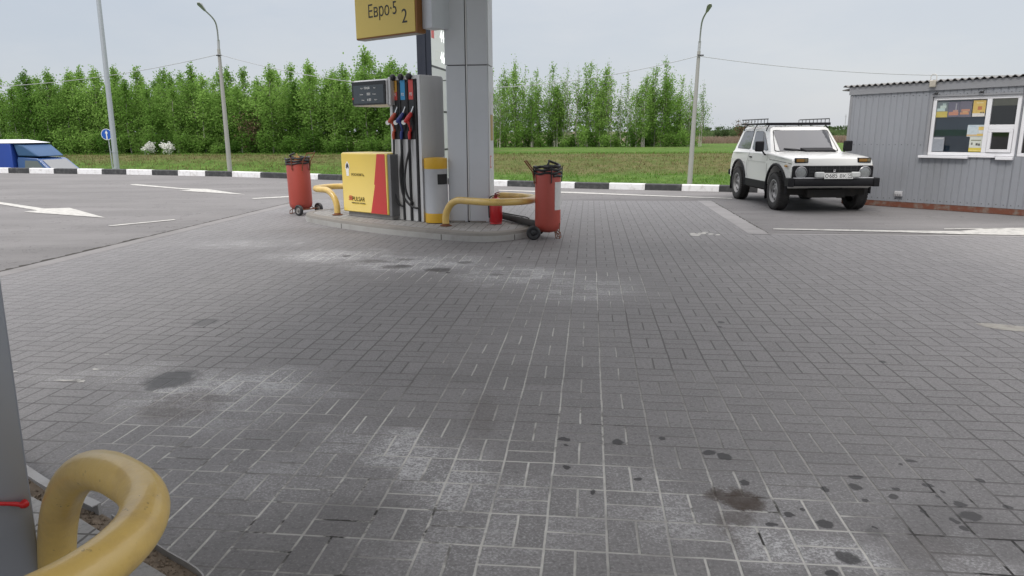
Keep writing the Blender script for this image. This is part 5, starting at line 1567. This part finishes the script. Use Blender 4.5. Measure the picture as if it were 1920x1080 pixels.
# ------------------------------------------------------------------ poles and wires along the highway
M_POLE = mat('grey_concrete_pole', (.33, .325, .31), .8, 0, .3, 1.2, (.24, .23, .21), .2, 40)
M_GALV = mat('galvanised_pole', (.42, .45, .48), .45, .5, .2, 1.5, (.34, .36, .38))
M_LGREY = mat('grey_lamp_metal', (.40, .41, .42), .5, .3, .15, 5)
def pole_pt(px, s):
    d = ray(px, 330); k = d.x / d.y; Y = s / (1 + .12 * k)
    return Vector((k * Y, Y, terrain_z(k * Y, Y)))
def lamp_pole(label, base_px, top_px, arm_px, s, group=None):
    p0 = pole_pt(base_px[0] + .1, s)
    Yd = p0.y
    pj = DY(top_px[0], top_px[1], Yd)
    lp = thing('street_lamp', label, 'street lamp', p0)
    mb = MB()
    t_ = pj - p0
    mb.tube([Vector((0, 0, -.6)), t_ * .5, t_], [.145, .118, .088], 14); mb.build('pole', M_POLE, lp)
    # steel arm: rises and bends over the road towards the forecourt
    a1 = DY(arm_px[0][0], arm_px[0][1], Yd) - p0
    a2 = DY(arm_px[1][0], arm_px[1][1], Yd - .55) - p0
    a3 = DY(arm_px[2][0], arm_px[2][1], Yd - 1.6) - p0
    path = spline([t_ + (a1 - t_) * -.15, a1, a2, a3], 6)
    mb = MB(); mb.tube(path, .042, 10); mb.tube([t_ - (a1 - t_).normalized() * .05, t_ + (a1 - t_).normalized() * .5], .075, 10); mb.build('arm', M_LGREY, lp)
    d = (a3 - a2).normalized()
    T2 = Matrix.Translation(a3) @ d.to_track_quat('X', 'Z').to_matrix().to_4x4()
    mb = MB(T2); mb.add([(-.05, -.06, -.04), (.55, -.13, -.05), (.72, -.06, -.02), (.72, .06, -.02), (.55, .13, -.05), (-.05, .06, -.04), (-.05, -.05, .04), (.5, -.10, .07), (.70, -.05, .03), (.70, .05, .03), (.5, .10, .07), (-.05, .05, .04)],
                        [(0, 1, 2, 3, 4, 5), (6, 7, 8, 9, 10, 11)] + [(i, (i + 1) % 6, 6 + (i + 1) % 6, 6 + i) for i in range(6)])
    mb.build('lamp_head', M_LGREY, lp, bevel=.01)
    hk = DY(top_px[0], 104, Yd)
    mb = MB(); mb.tube([hk - p0 + Vector((-.10, -.10, 0)), hk - p0 + Vector((.22, -.12, 0))], .035, 6); mb.build('bracket', M_DARK, lp)
    return hk
h1 = lamp_pole('concrete street lamp with arm bending left, beside the fuel pump side of the wood', (432, 322), (410, 92), [(409.6, 80), (404, 42), (384, 19)], 40.2)
h2 = lamp_pole('concrete street lamp with arm bending right, in front of the end of the birches', (1293, 346), (1310.5, 96), [(1311.5, 84), (1316, 42), (1325.5, 21)], 40.2)
gp = pole_pt(219.5, 27.5)
gt = DY(184.5, 0, gp.y)
gq = thing('lamp_post', 'thick galvanised steel post leaning left beside the blue road sign', 'pole', gp)
mb = MB(); dv = gt - gp; mb.tube([Vector((0, 0, -.5)), dv * 1.15], [.112, .080], 16); mb.build('shaft', M_GALV, gq)
mb = MB(); mb.tube([dv * .255, dv * .262], .118, 16); mb.box((-.08, -.125, .95), (.08, -.09, 1.4)); mb.build('hatch', M_GALV, gq)
mb = MB(); e_ = dv * 1.15; mb.tube(spline([e_, e_ + Vector((-.15, -.4, .8)), e_ + Vector((-.3, -1.4, 1.2))], 5), .05, 10); mb.build('arm', M_GALV, gq)
# wires
def wire(label, a, b, sag, k=30):
    mb = MB()
    pts = [a.lerp(b, i / k) - Vector((0, 0, sag * 4 * (i / k) * (1 - i / k))) for i in range(k + 1)]
    mb.tube(pts, .017, 5)
    tag(mb.build('overhead_wire', M_LGREY, None), label, 'wire')
h1a = DY(409.5, 102, h1.y - .12); h2a = DY(1309, 105, h2.y - .12)
wire('overhead wire sagging between the two concrete street lamps', h1a, h2a, 1.75)
wire('overhead wire running off to the left from its street lamp', h1a, Vector((h1a.x - 31, h1a.y + 3.7, h1a.z - .3)), 1.45)
wire('overhead wire running off to the right above the kiosk', h2a, Vector((h2a.x + 29, h2a.y - 3.5, h2a.z - .1)), 1.15)
# blue direction sign
sp = pole_pt(208, 41.0)
sgn = thing('road_sign', 'round blue road sign with white upward arrow on thin post', 'road sign', sp)
ctr = DY(199.8, 252, sp.y - .08)
M_SBLUE = mat('blue_sign_face', (.012, .09, .42), .4, 0, .08, 3)
mb = MB(); cv = ctr - sp; mb.tube([Vector((.18, 0, -.4)), Vector((cv.x, .06, cv.z + .25))], .032, 8); mb.build('post', M_GALV, sgn)
rs = .335
disc = MB(Matrix.Translation(cv) @ Matrix.Rotation(R(90), 4, 'X'))
disc.lathe([(0, -.012), (rs, -.012), (rs, 0), (rs - .028, .002), (0, .002)], 32, 0, None, [1, 1, 1, 0])
disc.build('disc', [M_SBLUE, M_WHT], sgn)
mb = MB(Matrix.Translation(cv + Vector((0, -.006, 0))))
mb.prism([(-.032, -.30), (.032, -.30), (.032, .06), (.088, .06), (0, .24), (-.088, .06), (-.032, .06)], -.004, 0, 'y'); mb.build('arrow', M_WHT, sgn, smooth=False)

# ------------------------------------------------------------------ trees
def leaf_mat(name, c1, c2, trans=.35):
    m, t, b = new_mat(name)
    P = t.pos()
    oi = t.node('ShaderNodeObjectInfo').outputs['Random']
    n_ = t.noise(P, 2.2, 3, .6)
    k = t.m('ADD', t.m('MULTIPLY', n_, .75), t.m('MULTIPLY', t.m('SUBTRACT', oi, .5), .5), clamp=True)
    c = t.mix(t.ss(k, .15, .7), c1, c2)
    d = t.node('ShaderNodeBsdfDiffuse'); t.put(d.inputs[0], c)
    q = t.node('ShaderNodeBsdfTranslucent'); t.put(q.inputs[0], t.mix(.5, c, tuple(min(1, x * 1.7) for x in c2)))
    ms_ = t.node('ShaderNodeMixShader'); ms_.inputs[0].default_value = trans
    t.put(ms_.inputs[1], d.outputs[0]); t.put(ms_.inputs[2], q.outputs[0])
    t.put(m.node_tree.nodes['Material Output'].inputs[0], ms_.outputs[0])
    return m
M_LEAF = leaf_mat('spring_birch_leaves', (.120, .225, .046), (.25, .40, .10))
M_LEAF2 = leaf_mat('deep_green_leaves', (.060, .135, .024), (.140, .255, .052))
M_LEAF3 = leaf_mat('far_scrub_leaves', (.050, .085, .035), (.085, .125, .05))
M_BLOS = leaf_mat('white_blossom', (.62, .62, .58), (.80, .80, .76), .2)
M_BARE = leaf_mat('brown_twigs', (.10, .070, .045), (.15, .11, .07), .1)
M_BARK = mat('pale_birch_bark', (.42, .40, .36), .85, 0, .6, 2.4, (.09, .08, .065), .3, 30)
M_TWIG = mat('brown_twig_bark', (.085, .065, .050), .9, 0, .3, 4)

def leaf(mb, p, r, rng, mi=0):
    a = Vector((rng.gauss(0, 1), rng.gauss(0, 1), rng.gauss(0, .8)))
    if a.length < .01: a = Vector((1, 0, 0))
    a.normalize()
    b_ = a.cross(Vector((rng.gauss(0, 1), rng.gauss(0, 1), rng.gauss(0, 1))))
    if b_.length < .01: return
    b_.normalize()
    k = r * rng.uniform(.7, 1.3)
    mb.add([p - a * k, p + b_ * k * .62, p + a * k, p - b_ * k * .62], [(0, 1, 2, 3)], mi)

def birch(seed, H, W, dens, low=.12, leafr=.12, stems=1, top=1.0):
    rng = random.Random(seed)
    tk, cr = MB(), MB()
    for st_i in range(stems):
        ox, oy = (0, 0) if st_i == 0 else (rng.uniform(-.4, .4), rng.uniform(-.4, .4))
        h = H * (1 if st_i == 0 else rng.uniform(.7, .95))
        lean = Vector((rng.uniform(-.05, .05), rng.uniform(-.05, .05), 0)) * h
        def tp(t_):
            return Vector((ox, oy, 0)) + lean * t_ * t_ + Vector((.08 * math.sin(t_ * 7 + seed), .08 * math.cos(t_ * 6 + seed), h * t_))
        tk.tube([tp(k / 9) - Vector((0, 0, .35 if k == 0 else 0)) for k in range(10)], [.052 * (H / 7) * (1 - k / 9) * (1 if st_i == 0 else .7) + .010 for k in range(10)], 6)
        nb = int(40 * dens ** .5)
        for i in range(nb):
            t_ = low + (0.98 - low) * (i + rng.random()) / nb
            prof_ = math.sin(min(1, (t_ - low * .6) / .42) * math.pi / 2) * (1 - max(0, t_ - .35) / .68) ** .8
            L = W * .62 * max(.12, prof_) * rng.uniform(.55, 1.35)
            az = rng.uniform(0, 2 * math.pi)
            el = R(rng.uniform(25, 60)) if t_ < .8 else R(rng.uniform(45, 75))
            d = Vector((math.cos(az) * math.cos(el), math.sin(az) * math.cos(el), math.sin(el)))
            b0 = tp(t_ * .97)
            tip = b0 + d * L
            mid_ = b0.lerp(tip, .5) + Vector((0, 0, .10 * L))
            tip = tip - Vector((0, 0, .16 * L))
            tk.tube([b0, mid_, tip], [.016, .011, .004], 3, 1, caps=False)
            nl = int((7 + L * 20) * dens * rng.choice((.35, .8, 1.1, 1.5)))
            for _ in range(nl):
                f_ = rng.random() ** .7
                q = b0.lerp(mid_, f_ * 2) if f_ < .5 else mid_.lerp(tip, f_ * 2 - 1)
                sp_ = .13 + .16 * L * f_
                q = q + Vector((rng.gauss(0, sp_), rng.gauss(0, sp_), rng.gauss(-.06, sp_ * 1.0)))
                leaf(cr, q, leafr, rng)
        for _ in range(int(40 * dens * top)):
            t_ = rng.uniform(.82, 1.03)
            leaf(cr, tp(t_) + Vector((rng.gauss(0, .10), rng.gauss(0, .10), rng.gauss(0, .08))), leafr * .8, rng)
    return tk, cr
def tree_meshes(kind, seeds, *a, **k):
    out_ = []
    for sd in seeds:
        tk, cr = birch(sd, *a, **k)
        r = thing('birch_tree', '', 'tree', (0, 0, -50))
        tk.build('trunk', [M_BARK, M_TWIG], r, fix=False)
        cr.build('crown', kind, r, smooth=False, fix=False)
        out_.append(r)
    return out_
def set_tree(src, used, loc, sc_, rz, label, group):
    if src not in used:
        o = src; used.add(src)
    else:
        o = copy_tree(src)
    o.location = loc; o.scale = sc_; o.rotation_euler = (0, 0, rz)
    o['label'] = label; o['group'] = group
    return o
rng = random.Random(21)
wood = tree_meshes(M_LEAF, range(1, 8), 7.0, 3.1, 1.9, low=.13, leafr=.088)
wood += tree_meshes(M_LEAF2, range(11, 13), 6.6, 3.0, 1.9, low=.1, leafr=.088)
used = set()
LBL_W = 'young bright green birch standing in the dense wood left of the pump'
for row in range(4):
    s = 57.6 + row * 1.9
    x = -46.0 + rng.random()
    while x < -3.5:
        X = x + rng.uniform(-.45, .45)
        S_ = s + rng.uniform(-.7, .7)
        Y = S_ - .12 * X
        px = 960 + X / Y * F
        hs = rng.uniform(.74, 1.06) * (1.0 + .0 * row)
        if px > 560: hs *= 1.06
        if 690 < px < 780 and rng.random() < .5: hs *= 1.12
        set_tree(rng.choice(wood), used, (X, Y, -.22), (hs * rng.uniform(.85, 1.1),) * 2 + (hs,), rng.uniform(0, 6.28), LBL_W, 'birches of the dense wood')
        x += rng.uniform(1.25, 1.8)
airy = tree_meshes(M_LEAF, range(21, 26), 8.6, 3.6, 1.0, low=.12, leafr=.092, stems=3, top=.5)
thin = tree_meshes(M_LEAF, range(31, 34), 8.0, 3.1, .50, low=.16, leafr=.085, stems=3, top=.4)
used2 = set()
LBL_R = 'loose airy birch in the open row between column and street lamp'
R_SPEC = [(905, 8.2, 0), (930, 8.0, 1), (948, 8.2, 0), (972, 8.9, 0), (985, 8.2, 1), (1008, 8.0, 0), (1030, 7.9, 1), (1040, 8.4, 0), (1062, 8.2, 1), (1078, 7.9, 1), (1100, 8.7, 0), (1112, 8.0, 1), (1128, 8.3, 0), (1142, 8.1, 1), (1160, 6.3, 1), (1178, 7.6, 1), (1200, 7.2, 0), (1222, 8.0, 0), (1246, 8.8, 0), (1268, 7.0, 0), (1284, 6.6, 1), (1306, 6.3, 1), (940, 6.9, 1), (1052, 6.6, 0), (1122, 6.8, 0), (1236, 7.4, 0), (996, 6.8, 0), (1190, 5.8, 1), (1215, 6.2, 0), (1292, 5.2, 0), (840, 8, 0), (870, 8.1, 0), (780, 7.6, 0), (810, 7.8, 1)]
for i, (px, h, k) in enumerate(R_SPEC):
    S_ = 77.5 + rng.uniform(-.8, 3.2)
    kx = (px - 960) / F / math.cos(PITCH) ** 0
    Y = S_ / (1 + .12 * kx)
    src = rng.choice(airy if k == 0 else thin)
    base_h = 8.6 if k == 0 else 8.0
    hs = h / base_h * 1.06
    lab = LBL_R if k == 0 else 'thin sparse birch with sky showing through, between column and street lamp'
    if px == 1246: lab = 'tallest full green birch near the street lamp end of the row'
    elif px == 1306: lab = 'small sparse birch at the very end of the row, behind the street lamp'
    set_tree(src, used2, (kx * Y, Y, -.22), (hs * (.92 if k == 0 else .85),) * 2 + (hs,), rng.uniform(0, 6.28), lab, 'open row of birches' )
# shrubs at the foot of the wood
def bush(seed, Rr, H, nl, leafr, kind, twig=M_TWIG):
    rng_ = random.Random(seed)
    tk, cr = MB(), MB()
    for i in range(12):
        az = rng_.uniform(0, 6.28); L = H * rng_.uniform(.55, 1.0)
        tip = Vector((math.cos(az) * Rr * rng_.uniform(.2, .9), math.sin(az) * Rr * rng_.uniform(.2, .9), L))
        tk.tube([(0, 0, -.2), tip * .5 + Vector((0, 0, .1 * H)), tip], [.02, .013, .004], 3, 0, caps=False)
        for _ in range(nl // 12):
            f_ = rng_.uniform(.15, 1.05)
            q = tip * f_ + Vector((rng_.gauss(0, .22 * Rr), rng_.gauss(0, .22 * Rr), rng_.gauss(0, .10 * H)))
            q.z = max(.02, q.z)
            leaf(cr, q, leafr, rng_)
    return tk, cr
def shrub_src(name, cat, kind, seeds, *a):
    o_ = []
    for sd in seeds:
        tk, cr = bush(sd, *a, kind)
        r = thing(name, '', cat, (0, 0, -50)); tk.build('stem', M_TWIG, r, fix=False); cr.build('foliage', kind, r, smooth=False, fix=False); o_.append(r)
    return o_
sh = shrub_src('shrub', 'shrub', M_LEAF, (41, 42, 43), 1.05, 2.6, 1100, .085) + shrub_src('shrub', 'shrub', M_LEAF2, (44, 45), 1.15, 2.3, 1100, .085)
us = set()
x = -45.0
while x < -4:
    for q in range(2):
        X = x + rng.uniform(-.4, .4); S_ = 56.4 + q * 1.2 + rng.uniform(-.3, .5); hs = rng.uniform(.35, .95)
        set_tree(rng.choice(sh), us, (X, S_ - .12 * X, -.22), (rng.uniform(.8, 1.1),) * 2 + (hs,), rng.uniform(0, 6.28), 'leafy green shrub at the foot of the dense wood', 'shrubs at the foot of the wood')
    x += rng.uniform(1.1, 1.6)
x = -3
while x < 20:
    X = x; S_ = 77 + rng.uniform(0, 3); hs = rng.uniform(.45, 1.0)
    set_tree(rng.choice(sh), us, (X, S_ - .12 * X, -.22), (rng.uniform(.8, 1.15),) * 2 + (hs,), rng.uniform(0, 6.28), 'leafy green shrub under the open row of birches', 'shrubs under the open row of birches')
    x += rng.uniform(.9, 1.5)
# dark depth of the wood behind the counted trees
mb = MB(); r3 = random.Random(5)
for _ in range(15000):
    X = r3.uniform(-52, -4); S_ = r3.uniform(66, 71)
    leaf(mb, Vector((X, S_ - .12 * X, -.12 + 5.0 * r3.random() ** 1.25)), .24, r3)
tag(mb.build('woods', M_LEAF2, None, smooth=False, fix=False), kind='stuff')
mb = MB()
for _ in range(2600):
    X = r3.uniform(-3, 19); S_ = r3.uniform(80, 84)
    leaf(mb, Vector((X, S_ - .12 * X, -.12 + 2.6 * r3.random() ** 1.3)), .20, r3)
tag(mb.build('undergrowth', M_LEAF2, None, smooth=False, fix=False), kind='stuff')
# two white blossoming bushes, brown thicket
for px, rr, lab in ((279, .62, 'white blossoming bush, the fuller of the two on the bank'), (314, .52, 'white blossoming bush, the smaller of the two on the bank')):
    d = ray(px, 275); k = d.x / d.y; Y = 54.6 / (1 + .12 * k)
    r = thing('blossoming_bush', lab, 'bush', (k * Y, Y, -.20))
    tk, cr = bush(int(px), rr, .95, 800, .075, M_BLOS); tk.build('stem', M_TWIG, r, fix=False); cr.build('blossom', M_BLOS, r, smooth=False, fix=False)
    tk, cr = bush(int(px) + 1, rr * 1.1, .5, 240, .08, M_LEAF2); cr.build('foliage', M_LEAF2, r, smooth=False, fix=False)
for px, S_, hs, lab in ((470, 57.0, 3.4, 'brown leafless thicket in front of the green wood'),):
    d = ray(px, 260); k = d.x / d.y; Y = S_ / (1 + .12 * k)
    r = thing('bare_thicket', lab, 'thicket', (k * Y, Y, -.22)); tk, cr = bush(77, 1.3, hs, 900, .085, M_BARE); tk.build('stem', M_TWIG, r, fix=False); cr.build('twigs', M_BARE, r, smooth=False, fix=False)
# open country at the right
def far_bush(px, D_, w_, h_, kind, lab, seed, name='bush'):
    X = (px - 960) / F * D_
    r = thing(name, lab, 'bush', (X, D_, -.22)); tk, cr = bush(seed, w_, h_, 700, .13 * max(1, h_ / 3), kind); tk.build('stem', M_TWIG, r, fix=False); cr.build('foliage', kind, r, smooth=False, fix=False)
far_bush(1384, 120, 1.6, 3.1, M_BARE, 'round brown bush beside the car roof', 91)
far_bush(1352, 150, 1.8, 2.6, M_LEAF3, 'small dull green bush in the field beyond the street lamp', 92)
far_bush(1338, 165, 1.5, 2.2, M_LEAF3, 'low pale bush closest to the street lamp in the far field', 93)
far_bush(1369, 170, 2.4, 2.1, M_LEAF3, 'wide low bush between brown bush and small green bush', 94)
mb = MB(); r3 = random.Random(9)
for _ in range(7000):
    X = r3.uniform(18, 62); Y = r3.uniform(92, 104)
    h_ = r3.uniform(.4, 1.0); a_ = r3.uniform(0, 6.28); w_ = .05
    dx, dy = math.cos(a_) * w_, math.sin(a_) * w_; lx, ly = r3.gauss(0, .15), r3.gauss(0, .15)
    mb.add([(X - dx, Y - dy, -.22), (X + dx, Y + dy, -.22), (X + lx + dx * .4, Y + ly + dy * .4, -.22 + h_), (X + lx - dx * .4, Y + ly - dy * .4, -.22 + h_)], [(0, 1, 2, 3)])
tag(mb.build('dry_reeds', leaf_mat('dry_reed', (.20, .145, .105), (.29, .235, .19), .2), None, smooth=False, fix=False), kind='stuff')
mb = MB()
for _ in range(5200):
    D_ = r3.uniform(200, 330); X = r3.uniform(.2, .62) * D_
    leaf(mb, Vector((X, D_, -.22 + 1.7 * r3.random() ** 2)), .55, r3)
tag(mb.build('scrub', M_LEAF3, None, smooth=False, fix=False), kind='stuff')
mb = MB()
for _ in range(420):
    D_ = r3.uniform(760, 860); X = r3.uniform(.18, .56) * D_
    if .30 < X / D_ < .305 or r3.random() < .15: continue
    h_ = r3.uniform(4.2, 6.4)
    for q in range(16):
        leaf(mb, Vector((X + r3.gauss(0, 1.4), D_, -.12 + h_ * r3.random() ** .8)), 1.1, r3)
tag(mb.build('treeline', M_LEAF3, None, smooth=False, fix=False), kind='stuff')
mp = DY(1583.5, 245, 300); mt_ = DY(1583.5, 216, 300)
o = thing('mast', 'thin distant mast standing beyond the field behind the kiosk', 'mast', (mp.x, mp.y, -.2))
mb = MB(); mb.tube([(0, 0, 0), (0, 0, mt_.z + .5)], .12, 6); mb.build('shaft', M_LGREY, o)
mb = MB(); mb.box((-.5, -.03, mt_.z - .5), (.5, .03, mt_.z - .35)); mb.build('crossarm', M_LGREY, o)

# grass on verge and bank
mb = MB(); r3 = random.Random(12)
def blade(X, Y, z, h_, w_, mi):
    a_ = r3.uniform(0, 6.28); dx, dy = math.cos(a_) * w_, math.sin(a_) * w_; lx, ly = r3.gauss(0, .4) * h_, r3.gauss(0, .4) * h_
    mb.add([(X - dx, Y - dy, z), (X + dx, Y + dy, z), (X + lx, Y + ly, z + h_)], [(0, 1, 2)], mi)
for _ in range(42000):
    X = r3.uniform(-42, 24); S_ = r3.uniform(39.5, 56.5); Y = S_ - .12 * X
    dry_ = 46 < S_ < 53.5
    blade(X, Y, terrain_z(X, Y) - .04, r3.uniform(.06, .22) * (1.0 if not dry_ else 1.15), r3.uniform(.012, .035), (r3.choice((1, 1, 1, 2)) if dry_ else r3.choice((0, 0, 0, 0, 2))))
for _ in range(5000):
    X = r3.uniform(-26, 10); Y = kerb_at(X) + .22 + abs(r3.gauss(0, .25))
    blade(X, Y, .09, r3.uniform(.02, .07), r3.uniform(.006, .014), r3.choice((0, 0, 2)))
tag(mb.build('grass', [leaf_mat('green_grass_blades', (.050, .130, .018), (.11, .22, .035), .3), leaf_mat('dry_grass_blades', (.095, .085, .038), (.19, .155, .080), .2), leaf_mat('olive_grass_blades', (.075, .115, .025), (.13, .17, .05), .3)], None, smooth=False, fix=False), kind='stuff')
